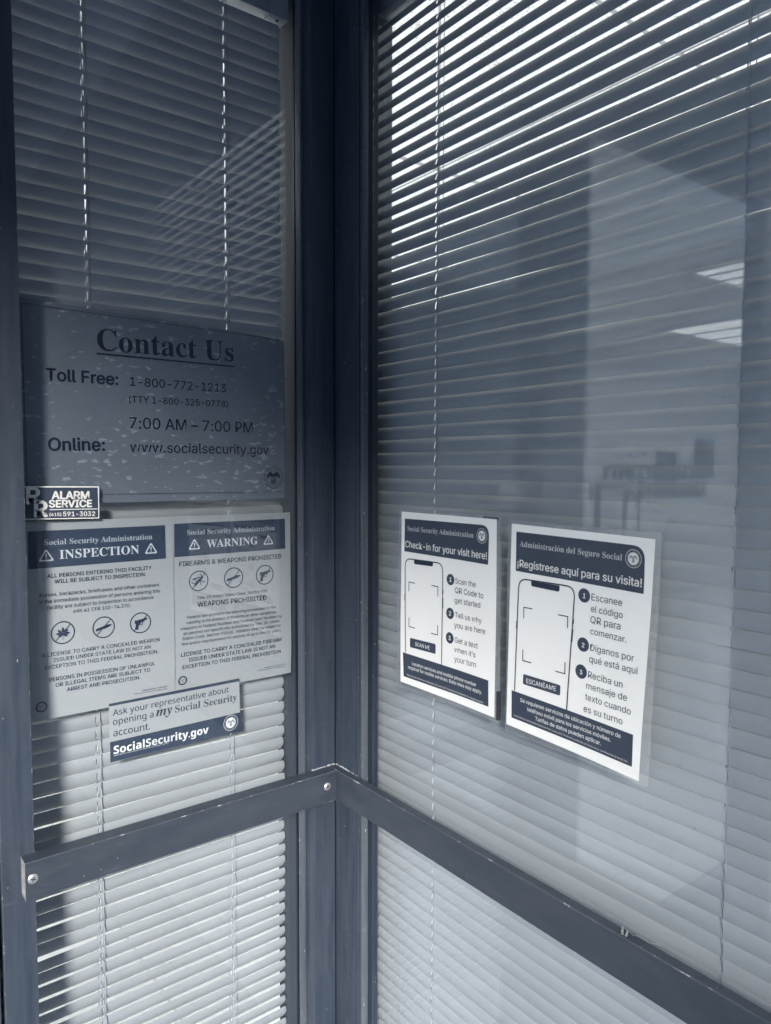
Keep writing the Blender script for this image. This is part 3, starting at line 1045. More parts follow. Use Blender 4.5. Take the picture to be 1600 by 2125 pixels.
def build_print(key, wall, loc, items):
    name, label, cat = LABELS[key]
    t = thing(name, label, cat, loc, (R(90), 0, 0) if wall == 'L' else (R(90), 0, R(-90)), 'laminated check-in sheets' if wall == 'R' else None)
    bms, mats = {}, {}
    count = {}
    for it in items:
        pn, mat = it[1], it[2]
        multi = pn in ('warning_triangle', 'pictogram', 'number_badge')
        if multi and (it[0] != 't'):
            count[pn] = count.get(pn, 0) + 1
        k = (pn, count.get(pn, 0) if multi else 0)
        if k not in bms:
            bms[k], mats[k] = bmesh.new(), []
        if mat not in mats[k]:
            mats[k].append(mat)
        bm, mi = bms[k], mats[k].index(mat)
        w = LAY * it[3]
        nf = len(bm.faces)
        if it[0] == 'q':
            poly(bm, rounded(it[4], it[5]), w)
        elif it[0] == 'l':
            stroke(bm, it[4], it[5], it[6], w)
        elif it[0] == 't':
            put_text(bm, it[4], it[5], it[9], it[6], it[7], it[8], w)
        elif it[0] == 'p':
            (a, b2, c, d), nt, wd = it[4], it[5], it[6]
            a, b2, c, d = map(Vector, (a, b2, c, d))
            o = rounded([d, a, b2, c], [0, 15, 15, 0])
            cx = (a + b2 + c + d) / 4
            i = rounded([d + Vector((wd, 0)), a + Vector((wd, -wd)), b2 + Vector((-wd, -wd)), c + Vector((-wd, 0))], [0, 13, 13, 0])
            vo = [bm.verts.new((p.x / 1000, p.y / 1000, w)) for p in o]
            vi = [bm.verts.new((p.x / 1000, p.y / 1000, w)) for p in i]
            for q in range(len(vo) - 1):
                bm.faces.new((vo[q], vo[q + 1], vi[q + 1], vi[q]))
            poly(bm, rounded(nt, [0, 0, 3, 3]), w + .0001)
            for s, y0, y1 in ((-1, .62, .55), (1, .66, .56), (1, .74, .70)):       # side keys
                e0, e1 = (d, a) if s < 0 else (c, b2)
                p, q = e0.lerp(e1, y0), e0.lerp(e1, y1)
                stroke(bm, p + Vector((s * .4, 0)), q + Vector((s * .4, 0)), .9, w)
        elif it[0] == 's':
            kind, c, r, ang = it[4:8]
            if kind == 'smallseal':
                if mat == 'white_ink':
                    annulus(bm, c, .95 * r, r, w)
                    arc_text(bm, 'SOCIAL SECURITY', c, .80 * r, 172, 8, .20 * r, w, False)
                    arc_text(bm, 'ADMINISTRATION', c, .80 * r, 193, 347, .20 * r, w, True)
                    poly(bm, [(c[0] + math.cos(2 * math.pi * q / 40) * r * .68, c[1] + math.sin(2 * math.pi * q / 40) * r * .68) for q in range(40)], w)
                else:
                    annulus(bm, c, .72 * r, r, w)
                for x in ('emblem_grey',):
                    if x not in mats[k]:
                        mats[k].append(x)
                eagle(bm, c, .64 * r, w + .00015, mats[k].index('emblem_grey'), None, True)
            else:
                symbol(bm, kind, c, r, ang, w)
        if mi:
            bm.faces.ensure_lookup_table()
            for f in bm.faces[nf:]:
                f.material_index = mi
    cf = CURL[key]
    done = {}
    for k, bm in bms.items():
        if k[0] in SLICE:
            for ax in (0, 1):
                for s in range(-1, 46):
                    co = [0, 0, 0]
                    co[ax] = s * .0105
                    no = [0, 0, 0]
                    no[ax] = 1
                    bmesh.ops.bisect_plane(bm, geom=list(bm.verts) + list(bm.edges) + list(bm.faces), plane_co=co, plane_no=no)
        for v in bm.verts:
            v.co.z += cf(v.co.x, v.co.y)
        for f in bm.faces:
            f.smooth = True
        bm.normal_update()
        for f in bm.faces:
            if f.normal.z < 0:
                f.normal_flip()
        done[k] = part(k[0], bm, mats[k], t, local=True)
    return t

PRINTS = {
 'contact': ('L', (-0.493, 0.0525, 1.4469), [
  ('q', 'paper', 'contact_paper', 0, [[-1.0, -0.8], [423.3, -2.1], [429.1, 274.8], [-0.5, 288.3]], [0, 2, 14, 0]),
  ('l', 'border', 'contact_ink', 2, [4.0, 280.0], [427.6, 272.6], 0.7),
  ('l', 'border', 'contact_ink', 2, [427.6, 272.6], [424.2, 9.5], 0.7),
  ('l', 'border', 'contact_ink', 2, [424.2, 9.5], [5.3, 12.1], 0.7),
  ('l', 'border', 'contact_ink', 2, [5.3, 12.1], [4.0, 280.0], 0.7),
  ('t', 'title', 'contact_ink', 2, 'Contact Us', 'S', [105.9, 225.5], 220.0, 0.57, 0.0),
  ('l', 'title', 'contact_ink', 2, [104.9, 220.1], [326.9, 219.6], 2.4),
  ('t', 'lettering', 'contact_ink', 2, 'Toll Free:', 'B', [34.2, 175.9], 100.9, 0.06, 0.022),
  ('t', 'lettering', 'contact_ink', 2, '1-800-772-1213', 'N', [153.3, 176.4], 158.1, -0.07, 0.007),
  ('t', 'lettering', 'contact_ink', 2, '(TTY 1-800-325-0778)', 'N', [151.4, 150.7], 163.2, 0.46, 0.007),
  ('t', 'lettering', 'contact_ink', 2, '7:00 AM – 7:00 PM', 'N', [151.2, 111.5], 208.4, -0.14, 0.007),
  ('t', 'lettering', 'contact_ink', 2, 'Online:', 'B', [35.1, 75.9], 78.3, 0.73, 0.022),
  ('t', 'lettering', 'contact_ink', 2, 'www.socialsecurity.gov', 'N', [151.4, 75.4], 239.3, -0.24, 0.007),
  ('s', 'emblem', 'contact_ink', 2, 'seal', [400.6, 34.7], 19.1, 0),
 ]),
 'alarm': ('L', (-0.4944, 0.0425, 1.4261), [
  ('q', 'sticker', 'white_vinyl', 0, [[0.2, -0.7], [101.9, -3.1], [102.6, 44.7], [0.1, 46.3]], 1),
  ('q', 'panel', 'band', 1, [[1.5, 0.6], [100.4, -1.5], [100.6, 42.8], [1.4, 44.5]], 0.5),
  ('t', 'initials', 'grey_ink', 2, 'R', 'B', [4.1, 21.6], 16.4, -0.35, 0.03),
  ('t', 'initials', 'grey_ink', 2, 'R', 'B', [13.6, 2.9], 16.1, -1.42, 0.03),
  ('t', 'lettering', 'white_ink', 2, 'ALARM', 'B', [36.9, 27.5], 50.7, -1.13, 0.035),
  ('t', 'lettering', 'white_ink', 2, 'SERVICE', 'B', [32.8, 15.7], 58.5, -1.18, 0.035),
  ('l', 'divider', 'white_ink', 2, [33.4, 12.3], [99.4, 11.2], 1.3),
  ('t', 'phone_number', 'white_ink', 2, '(415)', 'B', [32.9, 3.0], 15.6, -1.1, 0.02),
  ('t', 'phone_number', 'white_ink', 2, '591-3032', 'B', [51.2, 2.2], 44.5, -1.54, 0.02),
 ]),
 'inspection': ('L', (-0.4907, 0.0525, 1.1309), [
  ('q', 'paper', 'paper', 0, [[0.3, 0.5], [214.7, -0.7], [215.1, 289.4], [-1.3, 290.4]], 0),
  ('q', 'header_band', 'band', 1, [[2.2, 222.6], [202.9, 223.5], [202.5, 276.5], [2.4, 276.7]], 0),
  ('t', 'header_lettering', 'pale_ink', 2, 'Social Security Administration', 's', [23.7, 255.7], 157.5, -0.07, -0.006),
  ('t', 'header_lettering', 'white_ink', 2, 'INSPECTION', 'S', [44.1, 234.5], 115.9, 0.1, 0),
  ('s', 'warning_triangle', 'white_ink', 2, 'tri', [26.0, 238.2], 12.8, 3),
  ('s', 'warning_triangle', 'white_ink', 2, 'tri', [178.8, 238.6], 12.4, 3),
  ('t', 'lettering', 'ink', 2, 'ALL PERSONS ENTERING THIS FACILITY', 'B', [26.7, 208.0], 152.2, 0.04, 0.016),
  ('t', 'lettering', 'ink', 2, 'WILL BE SUBJECT TO INSPECTION.', 'B', [36.5, 199.1], 133.2, -0.26, 0.016),
  ('t', 'lettering', 'ink', 2, 'Purses, backpacks, briefcases and other containers', 'N', [15.7, 181.1], 175.1, -0.29, 0.006),
  ('t', 'lettering', 'ink', 2, 'in the immediate possession of persons entering this', 'N', [14.3, 171.4], 177.8, -0.32, 0.006),
  ('t', 'lettering', 'ink', 2, 'facility are subject to inspection in accordance', 'N', [25.1, 162.1], 156.2, -0.29, 0.006),
  ('t', 'lettering', 'ink', 2, 'with 41 CFR 102-74.370.', 'N', [60.9, 153.0], 84.4, -0.34, 0.006),
  ('t', 'lettering', 'ink', 2, 'A LICENSE TO CARRY A CONCEALED WEAPON', 'N', [16.5, 93.1], 173.7, -0.3, 0.006),
  ('t', 'lettering', 'ink', 2, 'ISSUED UNDER STATE LAW IS NOT AN', 'N', [32.5, 84.1], 142.7, -0.48, 0.006),
  ('t', 'lettering', 'ink', 2, 'EXCEPTION TO THIS FEDERAL PROHIBITION.', 'N', [20.0, 74.5], 167.8, -0.31, 0.006),
  ('t', 'lettering', 'ink', 2, 'PERSONS IN POSSESSION OF UNLAWFUL', 'B', [25.6, 55.9], 156.5, -0.33, 0.011),
  ('t', 'lettering', 'ink', 2, 'OR ILLEGAL ITEMS ARE SUBJECT TO', 'B', [34.1, 46.7], 139.9, -0.25, 0.011),
  ('t', 'lettering', 'ink', 2, 'ARREST AND PROSECUTION.', 'B', [49.5, 37.2], 109.1, -0.42, 0.011),
  ('t', 'lettering', 'ink', 2, 'Publication No. | June 2023', 'N', [162.3, 16.1], 39.5, -0.44, 0.006),
  ('t', 'lettering', 'ink', 2, 'Produced and published at U.S. taxpayer expense', 'N', [149.2, 13.0], 52.6, -0.76, 0.006),
  ('s', 'pictogram', 'ink', 2, 'noleaf', [46.1, 125.6], 16.9, 6),
  ('s', 'pictogram', 'ink', 2, 'noknife', [104.5, 125.8], 16.5, 6),
  ('s', 'pictogram', 'ink', 2, 'nogun', [160.3, 125.6], 16.5, 6),
  ('s', 'emblem', 'ink', 2, 'smallseal', [14.3, 20.6], 8.1, 0),
 ]),
 'warning': ('L', (-0.2752, 0.0525, 1.1421), [
  ('q', 'paper', 'paper', 0, [[-0.5, -10.8], [216.8, -12.2], [215.7, 277.5], [0.2, 278.2]], 0),
  ('q', 'header_band', 'band', 1, [[1.8, 212.9], [205.2, 213.3], [204.8, 266.5], [2.4, 266.6]], 0),
  ('t', 'header_lettering', 'pale_ink', 2, 'Social Security Administration', 's', [23.9, 247.5], 159.8, -0.14, -0.006),
  ('t', 'header_lettering', 'white_ink', 2, 'WARNING', 'S', [57.5, 224.7], 92.7, 0.12, 0),
  ('s', 'warning_triangle', 'white_ink', 2, 'tri', [36.2, 228.8], 12.6, 3),
  ('s', 'warning_triangle', 'white_ink', 2, 'tri', [171.3, 228.4], 12.2, 3),
  ('t', 'lettering', 'ink', 2, 'FIREARMS & WEAPONS PROHIBITED', 'B', [9.9, 197.2], 187.0, -0.09, 0.014),
  ('t', 'lettering', 'ink', 2, 'Title 18 United States Code, Section 930', 'N', [39.3, 140.5], 128.7, -0.31, 0.006),
  ('t', 'lettering', 'ink', 2, 'WEAPONS PROHIBITED', 'B', [40.1, 128.0], 126.3, -0.77, 0.014),
  ('t', 'lettering', 'ink', 2, 'Federal law prohibits the knowing possession or the', 'N', [21.9, 110.5], 162.9, -0.42, 0.006),
  ('t', 'lettering', 'ink', 2, 'causing to be present of firearms or other dangerous', 'N', [20.8, 101.9], 165.4, -0.55, 0.006),
  ('t', 'lettering', 'ink', 2, 'weapons in Federal facilities and Federal court facilities by', 'N', [10.7, 93.0], 185.8, -0.37, 0.006),
  ('t', 'lettering', 'ink', 2, 'all persons not specifically authorized by Title 18, United', 'N', [14.9, 84.5], 176.7, -0.32, 0.006),
  ('t', 'lettering', 'ink', 2, 'States Code, Section 930(d). Violators shall be subject to', 'N', [12.9, 76.4], 181.3, -0.35, 0.006),
  ('t', 'lettering', 'ink', 2, 'fine and/or imprisonment for periods of up to five (5) years.', 'N', [11.6, 67.5], 183.6, -0.28, 0.006),
  ('t', 'lettering', 'ink', 2, 'LICENSE TO CARRY A CONCEALED FIREARM', 'B', [10.7, 49.5], 185.5, -0.15, 0.014),
  ('t', 'lettering', 'ink', 2, 'ISSUED UNDER STATE LAW IS NOT AN', 'B', [23.9, 39.2], 158.9, -0.14, 0.014),
  ('t', 'lettering', 'ink', 2, 'EXCEPTION TO THIS FEDERAL PROHIBITION', 'B', [12.8, 28.6], 181.7, -0.16, 0.014),
  ('t', 'lettering', 'ink', 2, 'Publication No. | June 2023', 'N', [162.5, 5.0], 40.5, 0.14, 0.006),
  ('t', 'lettering', 'ink', 2, 'Produced and published at U.S. taxpayer expense', 'N', [149.2, 2.3], 53.7, -0.85, 0.006),
  ('s', 'pictogram', 'ink', 2, 'notool', [42.6, 170.9], 16.9, 6),
  ('s', 'pictogram', 'ink', 2, 'noknife', [104.7, 170.7], 17.5, 6),
  ('s', 'pictogram', 'ink', 2, 'nogun', [163.6, 170.5], 17.3, 6),
  ('s', 'emblem', 'ink', 2, 'smallseal', [13.2, 9.7], 7.6, 0),
 ]),
 'account': ('L', (-0.3815, 0.0505, 1.0459), [
  ('q', 'paper', 'paper', 0, [[0.0, 0.0], [219.7, 2.0], [217.6, 93.7], [-0.6, 92.3]], 0),
  ('q', 'header_band', 'band', 1, [[-0.4, 88.2], [217.9, 88.5], [217.6, 93.7], [-0.6, 92.3]], 0),
  ('q', 'footer_band', 'band', 1, [[0.0, 0.6], [219.7, 2.0], [219.4, 34.2], [0.1, 32.5]], 0),
  ('t', 'lettering', 'ink', 2, 'Ask your representative about', 'F', [5.1, 72.5], 192.6, 0.3, 0),
  ('t', 'lettering', 'ink', 2, 'opening a', 'F', [4.8, 58.2], 63.6, -0.63, 0),
  ('t', 'lettering', 'ink', 2, 'my', 'I', [72.2, 57.3], 26.6, -0.22, 0),
  ('t', 'lettering', 'soft_ink', 2, 'Social Security', 's', [103.4, 57.4], 109.4, -0.58, -0.006),
  ('t', 'lettering', 'ink', 2, 'account.', 'F', [5.0, 40.3], 57.1, -1.0, 0),
  ('t', 'footer_lettering', 'white_ink', 2, 'SocialSecurity.gov', 'G', [5.2, 12.6], 155.2, -0.55, 0.008),
  ('t', 'footer_lettering', 'white_ink', 2, 'Social Security Administration | Produced at U.S. taxpayer expense', 'N', [5.2, 9.4], 86.7, -0.13, 0),
  ('s', 'emblem', 'white_ink', 2, 'smallseal', [201.1, 19.8], 13.4, 0),
 ]),
 'english': ('R', (0.0245, -0.1549, 1.1487), [
  ('q', 'laminate', 'laminate', -1, [[-9.3, -9.4], [223.8, -5.2], [222.7, 283.1], [-6.3, 283.4]], 4),
  ('l', 'pouch_edge', 'film_edge', -0.6, [-9.3, -9.4], [223.8, -5.2], 0.5),
  ('l', 'pouch_edge', 'film_edge', -0.6, [223.8, -5.2], [222.7, 283.1], 0.5),
  ('l', 'pouch_edge', 'film_edge', -0.6, [222.7, 283.1], [-6.3, 283.4], 0.5),
  ('l', 'pouch_edge', 'film_edge', -0.6, [-6.3, 283.4], [-9.3, -9.4], 0.5),
  ('q', 'paper', 'bright_paper', 0, [[0.0, 0.0], [215.4, -0.8], [215.4, 279.3], [0.9, 279.5]], 0),
  ('q', 'header_band', 'band', 1, [[8.5, 215.7], [198.8, 214.2], [201.2, 269.8], [9.6, 268.7]], [0, 0, 17, 0]),
  ('q', 'footer_band', 'band', 1, [[8.7, 10.7], [203.6, 11.9], [202.7, 49.5], [7.0, 50.2]], 0),
  ('t', 'header_lettering', 'pale_ink', 2, 'Social Security Administration', 's', [16.8, 249.6], 151.7, 0.11, -0.006),
  ('t', 'header_lettering', 'white_ink', 2, 'Check-in for your visit here!', 'B', [11.3, 222.9], 185.2, -0.46, 0.015),
  ('s', 'emblem', 'white_ink', 2, 'smallseal', [186.1, 254.2], 10.9, 0),
  ('p', 'phone_picture', 'ink', 2, [[10.0, 205.3], [102.2, 206.4], [102.1, 48.7], [13.3, 51.5]], [[33.4, 204.6], [78.7, 205.1], [78.8, 198.5], [33.5, 197.7]], 1.7),
  ('l', 'phone_picture', 'ink', 2, [21.1, 167.1], [36.1, 167.1], 1.3),
  ('l', 'phone_picture', 'ink', 2, [21.1, 167.8], [21.1, 152.1], 1.3),
  ('l', 'phone_picture', 'ink', 2, [90.7, 168.7], [75.7, 168.7], 1.3),
  ('l', 'phone_picture', 'ink', 2, [90.7, 169.3], [90.7, 153.7], 1.3),
  ('l', 'phone_picture', 'ink', 2, [22.5, 95.2], [37.5, 95.2], 1.3),
  ('l', 'phone_picture', 'ink', 2, [22.5, 94.5], [22.5, 110.2], 1.3),
  ('l', 'phone_picture', 'ink', 2, [91.4, 94.1], [76.4, 94.1], 1.3),
  ('l', 'phone_picture', 'ink', 2, [91.4, 93.4], [91.4, 109.1], 1.3),
  ('q', 'scan_button', 'band', 1, [[25.1, 62.1], [87.0, 63.5], [86.8, 79.0], [25.0, 77.3]], 2.5),
  ('t', 'scan_button', 'white_ink', 2, 'SCAN ME', 'B', [38.6, 67.2], 34.8, 0.49, 0.012),
  ('s', 'number_badge', 'band', 1, 'disc', [118.2, 183.0], 8.5, 0),
  ('t', 'number_badge', 'white_ink', 2, '1', 'B', [116.3, 180.0], 4.2, -5.44, 0.03),
  ('s', 'number_badge', 'band', 1, 'disc', [118.4, 131.8], 8.5, 0),
  ('t', 'number_badge', 'white_ink', 2, '2', 'B', [116.4, 128.6], 4.2, -1.36, 0.03),
  ('s', 'number_badge', 'band', 1, 'disc', [118.4, 94.5], 8.5, 0),
  ('t', 'number_badge', 'white_ink', 2, '3', 'B', [116.4, 91.3], 4.2, -1.36, 0.03),
  ('t', 'lettering', 'soft_ink', 2, 'Scan the', 'N', [128.9, 178.7], 45.1, 0.0, 0),
  ('t', 'lettering', 'soft_ink', 2, 'QR Code to', 'N', [128.7, 164.6], 61.2, 0.09, 0),
  ('t', 'lettering', 'soft_ink', 2, 'get started', 'N', [128.4, 149.4], 55.4, 0.93, 0),
  ('t', 'lettering', 'soft_ink', 2, 'Tell us why', 'N', [129.5, 127.9], 57.6, 0.5, 0),
  ('t', 'lettering', 'soft_ink', 2, 'you are here', 'N', [128.4, 112.2], 66.7, 1.72, 0),
  ('t', 'lettering', 'soft_ink', 2, 'Get a text', 'N', [129.5, 89.8], 50.6, 0.79, 0),
  ('t', 'lettering', 'soft_ink', 2, 'when it’s', 'N', [129.3, 75.6], 46.1, 0.99, 0),
  ('t', 'lettering', 'soft_ink', 2, 'your turn', 'N', [129.4, 61.1], 47.3, 1.57, 0),
  ('t', 'footer_lettering', 'white_ink', 2, 'Location services and mobile phone number', 'N', [30.9, 34.4], 147.0, 0.08, 0.01),
  ('t', 'footer_lettering', 'white_ink', 2, 'required for mobile services. Data rates may apply.', 'N', [21.0, 26.4], 169.1, 0.1, 0.01),
  ('t', 'footer_lettering', 'white_ink', 2, 'Social Security Administration | Publication No. | June 2023 | Produced and published at U.S. taxpayer expense', 'N', [17.3, 14.5], 175.9, -0.13, 0.0),
 ]),
 'spanish': ('R', (0.0245, -0.3893, 1.1436), [
  ('q', 'laminate', 'laminate', -1, [[-1.3, -8.9], [224.7, -10.7], [231.8, 283.2], [-0.5, 284.0]], 4),
  ('l', 'pouch_edge', 'film_edge', -0.6, [-1.3, -8.9], [224.7, -10.7], 0.5),
  ('l', 'pouch_edge', 'film_edge', -0.6, [224.7, -10.7], [231.8, 283.2], 0.5),
  ('l', 'pouch_edge', 'film_edge', -0.6, [231.8, 283.2], [-0.5, 284.0], 0.5),
  ('l', 'pouch_edge', 'film_edge', -0.6, [-0.5, 284.0], [-1.3, -8.9], 0.5),
  ('q', 'paper', 'bright_paper', 0, [[0.0, 0.0], [212.0, -7.1], [223.8, 276.0], [5.7, 280.0]], 0),
  ('q', 'header_band', 'band', 1, [[14.3, 216.2], [210.6, 211.7], [211.3, 266.5], [14.4, 269.7]], [0, 0, 17, 0]),
  ('q', 'footer_band', 'band', 1, [[9.9, 12.0], [202.7, 7.0], [203.2, 45.4], [9.6, 50.2]], 0),
  ('t', 'header_lettering', 'pale_ink', 2, 'Administración del Seguro Social', 's', [21.1, 250.2], 159.9, -1.04, -0.006),
  ('t', 'header_lettering', 'white_ink', 2, '¡Regístrese aquí para su visita!', 'B', [17.5, 222.4], 190.5, -0.93, 0.015),
  ('s', 'emblem', 'white_ink', 2, 'smallseal', [196.2, 251.0], 10.9, 0),
  ('p', 'phone_picture', 'ink', 2, [[19.5, 207.4], [114.0, 207.7], [104.9, 47.8], [14.4, 51.4]], [[42.2, 205.9], [89.1, 205.4], [89.0, 197.5], [42.3, 198.9]], 1.7),
  ('l', 'phone_picture', 'ink', 2, [29.8, 168.6], [44.8, 168.6], 1.3),
  ('l', 'phone_picture', 'ink', 2, [29.8, 169.2], [29.8, 153.6], 1.3),
  ('l', 'phone_picture', 'ink', 2, [102.7, 167.8], [87.7, 167.8], 1.3),
  ('l', 'phone_picture', 'ink', 2, [102.7, 168.5], [102.7, 152.8], 1.3),
  ('l', 'phone_picture', 'ink', 2, [29.1, 95.8], [44.1, 95.8], 1.3),
  ('l', 'phone_picture', 'ink', 2, [29.1, 95.1], [29.1, 110.8], 1.3),
  ('l', 'phone_picture', 'ink', 2, [100.1, 93.7], [85.1, 93.7], 1.3),
  ('l', 'phone_picture', 'ink', 2, [100.1, 93.0], [100.1, 108.7], 1.3),
  ('q', 'scan_button', 'band', 1, [[29.7, 63.6], [93.0, 63.3], [93.3, 77.0], [30.1, 77.6]], 2.5),
  ('t', 'scan_button', 'white_ink', 2, 'ESCANÉAME', 'B', [36.3, 66.7], 50.2, 1.26, 0.012),
  ('s', 'number_badge', 'band', 1, 'disc', [127.0, 198.2], 8.9, 0),
  ('t', 'number_badge', 'white_ink', 2, '1', 'B', [125.3, 195.1], 3.6, -6.34, 0.03),
  ('s', 'number_badge', 'band', 1, 'disc', [127.2, 136.6], 8.9, 0),
  ('t', 'number_badge', 'white_ink', 2, '2', 'B', [125.6, 133.3], 3.6, -1.59, 0.03),
  ('s', 'number_badge', 'band', 1, 'disc', [125.2, 102.2], 8.9, 0),
  ('t', 'number_badge', 'white_ink', 2, '3', 'B', [123.5, 98.8], 3.7, 0.0, 0.03),
  ('t', 'lettering', 'soft_ink', 2, 'Escanee', 'N', [138.2, 194.0], 44.2, -0.91, 0),
  ('t', 'lettering', 'soft_ink', 2, 'el código', 'N', [137.7, 179.8], 46.0, -0.87, 0),
  ('t', 'lettering', 'soft_ink', 2, 'QR para', 'N', [137.4, 165.8], 43.6, -1.05, 0),
  ('t', 'lettering', 'soft_ink', 2, 'comenzar.', 'N', [137.8, 151.9], 52.0, -0.77, 0),
  ('t', 'lettering', 'soft_ink', 2, 'Díganos por', 'N', [138.2, 131.5], 62.8, -0.36, 0),
  ('t', 'lettering', 'soft_ink', 2, 'qué está aquí', 'N', [137.2, 117.1], 69.8, 0.25, 0),
  ('t', 'lettering', 'soft_ink', 2, 'Reciba un', 'N', [136.2, 97.2], 50.6, -0.57, 0),
  ('t', 'lettering', 'soft_ink', 2, 'mensaje de', 'N', [133.8, 82.9], 59.7, -0.38, 0),
  ('t', 'lettering', 'soft_ink', 2, 'texto cuando', 'N', [132.7, 68.7], 66.5, -0.69, 0),
  ('t', 'lettering', 'soft_ink', 2, 'es su turno', 'N', [130.8, 53.3], 57.6, -0.3, 0),
  ('t', 'footer_lettering', 'white_ink', 2, 'Se requieren servicios de ubicación y número de', 'N', [25.8, 38.4], 160.5, -0.75, 0.01),
  ('t', 'footer_lettering', 'white_ink', 2, 'teléfono móvil para los servicios móviles.', 'N', [38.3, 29.0], 133.9, -0.64, 0.01),
  ('t', 'footer_lettering', 'white_ink', 2, 'Tarifas de datos pueden aplicar.', 'N', [52.4, 20.1], 105.7, -0.81, 0.01),
  ('t', 'footer_lettering', 'white_ink', 2, 'Social Security Administration | Publicación No. | Junio 2023 | Producido y publicado con fondos de los contribuyentes de los EE. UU.', 'N', [15.0, 15.7], 182.2, -1.7, 0.0),
 ]),
}
for key, (wall, loc, items) in PRINTS.items():
    build_print(key, wall, loc, items)

# dark tape tabs behind the English sheet
tt = bmesh.new()
box(0.0195, 0.0247, -0.3790, -0.3745, 1.146, 1.187, .0003, into=tt)
single('tape_tab', tt, 'recess', 'dark strip of tape at the lower right of the English sheet', 'tape', group='dark tape tabs', loc=(0.022, -.377, 1.146))
tt = bmesh.new()
box(0.0250, 0.0256, -0.3700, -0.3400, 1.4265, 1.4315, .0002, into=tt)
single('tape_tab', tt, 'recess', 'dark strip of tape on the top edge of the English sheet', 'tape', group='dark tape tabs', loc=(0.0255, -.355, 1.4265))

# ------------------------------------------------------------------ inside
def ceiling_light(x0, x1, y0, y1, label, mat, n=2, z=2.75):
    t = thing('ceiling_light', label, 'ceiling light', ((x0 + x1) / 2, (y0 + y1) / 2, z), group='ceiling lights')
    fw = .003 if mat == 'office_lamp' else .03
    fh = .0185 if mat == 'office_lamp' else .03
    b = bmesh.new()
    for a in (box(x0, x1, y0, y0 + fw, z - fh, z - .002), box(x0, x1, y1 - fw, y1, z - .03, z - .002),
              box(x0, x0 + fw, y0 + fw + .0005, y1 - fw - .0005, z - fh, z - .002), box(x1 - fw, x1, y0 + fw + .0005, y1 - fw - .0005, z - fh, z - .002)):
        join(b, a)
    part('frame', b, 'plastic', t)
    part('diffuser', box(x0 + fw + .001, x1 - fw - .001, y0 + fw + .001, y1 - fw - .001, z - .018, z - .004), mat, t)
    for k in range(1, n):
        x = x0 + (x1 - x0) * k / n
        part('louvre', box(x - .006, x + .006, y0 + .031, y1 - .031, z - .028, z - .0185), 'headrail', t)
    return t

ceiling_light(-6.9, -5.25, 1.95, 2.70, 'broad ceiling light of the lobby that shines in the wide pane', 'lobby_lamp', 4)
ceiling_light(-4.55, -3.60, 1.00, 1.50, 'smaller ceiling light of the lobby nearer the entrance door', 'lobby_lamp', 5)
lit = 'square backlit perforated panel in the office ceiling behind the blinds'
for row in range(8):  # added glow over the office ceiling, so the slat gaps look bright
    for colm in range(-1, 3):
        x0 = .30 + colm * 1.06 if colm >= 0 else -.56
        x1 = .30 + (colm + 1) * 1.06 - .003 if colm >= 0 else .297
        y0 = 3.42 - (row + 1) * 1.08
        if colm < 0 and (y0 < 2.2):
            continue
        if y0 < .1 and x0 < .1:
            continue
        ceiling_light(x0, x1, y0, y0 + 1.077, lit, 'office_lamp', 1)
ceiling_light(-.56, -.09, 1.30, 2.10, 'brighter ceiling light set back behind the narrow window', 'work_lamp', 1)  # unseen extra light, added so the floor shows bright between slats
for x0, y0 in ((-2.3, 2.0), (-1.55, 2.75), (-8.7, .45), (-7.6, .45), (-6.5, .45), (-5.6, .40)):  # added lights, hidden from the pane, that brighten the reflected lobby
    ceiling_light(x0, x0 + .66, y0, y0 + .62, 'bright lobby ceiling light out of the line of the doorway', 'bright_lamp', 1)

def letters(txt, x, y, z, length, label):
    vs, fs, wd = glyphs(txt, 'S', 0.0)
    s = length / wd
    b = bmesh.new()
    nv = [b.verts.new((x + v.x * s, y, z + v.y * s)) for v in vs]
    for f in fs:
        try:
            b.faces.new([nv[i] for i in f])
        except ValueError:
            pass
    r = bmesh.ops.extrude_face_region(b, geom=list(b.faces))
    bmesh.ops.translate(b, verts=[v for v in r['geom'] if isinstance(v, bmesh.types.BMVert)], vec=(0, -.025, 0))
    bmesh.ops.recalc_face_normals(b, faces=list(b.faces))
    single('wall_lettering', b, 'letters', label, 'sign', loc=(x, y, z))
letters('SOCIAL SECURITY', -7.75, 3.599, 1.375, 2.10, 'upper line of dark raised letters on the lobby wall')
letters('ADMINISTRATION', -7.75, 3.599, 1.155, 2.30, 'lower line of dark raised letters on the lobby wall')

def picture(x0, x1, z0, z1, label):
    t = thing('framed_picture', label, 'picture', ((x0 + x1) / 2, 3.59, z0), group='pictures on the lobby wall')
    b = bmesh.new()
    for a in (box(x0, x1, 3.565, 3.597, z0, z0 + .025), box(x0, x1, 3.565, 3.597, z1 - .025, z1), box(x0, x0 + .025, 3.565, 3.597, z0 + .0255, z1 - .0255), box(x1 - .025, x1, 3.565, 3.597, z0 + .0255, z1 - .0255)):
        join(b, a)
    part('frame', b, 'dark_wood', t)
    part('print', box(x0 + .0255, x1 - .0255, 3.580, 3.590, z0 + .0255, z1 - .0255), 'picture', t)
picture(-7.02, -6.66, 1.19, 1.68, 'dark framed picture hanging over the raised letters')
picture(-7.86, -7.46, 1.38, 1.84, 'dark framed picture hung higher, further along the lobby wall')

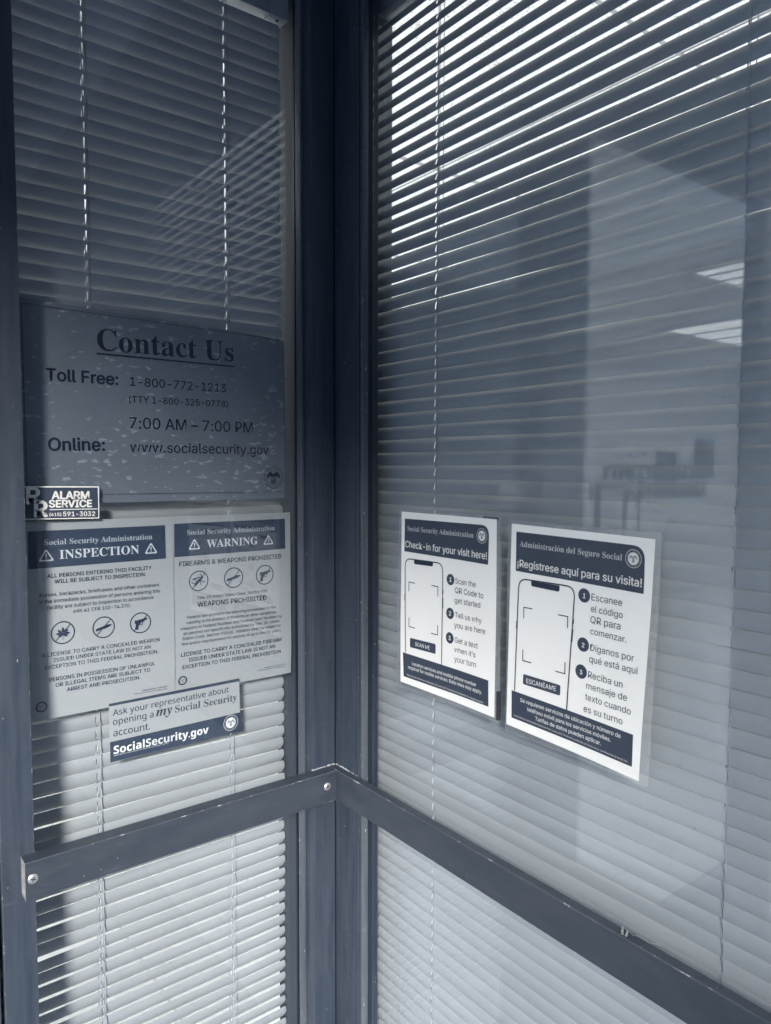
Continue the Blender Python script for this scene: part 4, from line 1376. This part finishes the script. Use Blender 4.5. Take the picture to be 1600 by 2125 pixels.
t = thing('thermostat', 'white thermostat with a dark screen on the lobby wall', 'thermostat', (-7.0, 3.6, .82))
part('case', box(-7.10, -6.90, 3.575, 3.598, .70, .93, .006), 'plastic', t)
part('screen', box(-7.06, -6.96, 3.571, 3.5745, .86, .90), 'recess', t)
t = thing('wall_vent', 'small white louvred vent high on the lobby wall', 'vent', (-7.0, 3.6, 2.05))
b = bmesh.new()
for k in range(5):
    box(-7.06 + k * .045, -7.035 + k * .045, 3.575, 3.598, 2.02, 2.20, .002, into=b)
part('blades', b, 'plastic', t)
part('backing', box(-7.08, -6.84, 3.5985, 3.5995, 2.01, 2.21), 'column', t)

t = thing('lobby_door', 'pale inner door with a dark frame left of the raised letters', 'door', (-5.5, 3.6, 0))
part('leaf', box(-6.02, -5.62, 3.57, 3.595, .022, 1.28, .003), 'door_paint', t)
b = box(-6.08, -6.022, 3.56, 3.598, .022, 1.34)
box(-5.618, -5.56, 3.56, 3.598, .022, 1.34, into=b)
box(-6.021, -5.619, 3.56, 3.598, 1.282, 1.34, into=b)
part('frame', b, 'dark_wood', t)

t = thing('potted_plant', 'leafy potted plant standing by the inner lobby door', 'plant', (-5.75, 3.2, .02))
b = bmesh.new()
rp = random.Random(5)
for k in range(60):
    a = rp.uniform(0, 6.28)
    r0 = rp.uniform(.02, .16)
    p = Vector((-5.75 + math.cos(a) * r0, 3.2 + math.sin(a) * r0, rp.uniform(1.05, 1.62)))
    d = Vector((math.cos(a), math.sin(a), rp.uniform(-.3, .8))).normalized()
    e = d.cross(Vector((0, 0, 1))).normalized() * rp.uniform(.02, .04)
    l = rp.uniform(.08, .16)
    b.faces.new([b.verts.new(q) for q in (p, p + d * l * .5 + e, p + d * l + Vector((0, 0, -.02)), p + d * l * .5 - e)])
part('foliage', b, 'leaf', t)
b = tube((-5.75, 3.2, .3), (-5.75, 3.2, 1.4), .012, 8)
part('stem', b, 'dark_wood', t)
b = bmesh.new()
bmesh.ops.create_cone(b, cap_ends=True, segments=24, radius1=.13, radius2=.18, depth=.34, matrix=Matrix.Translation((-5.75, 3.2, .191)))
part('pot', b, 'pot', t)
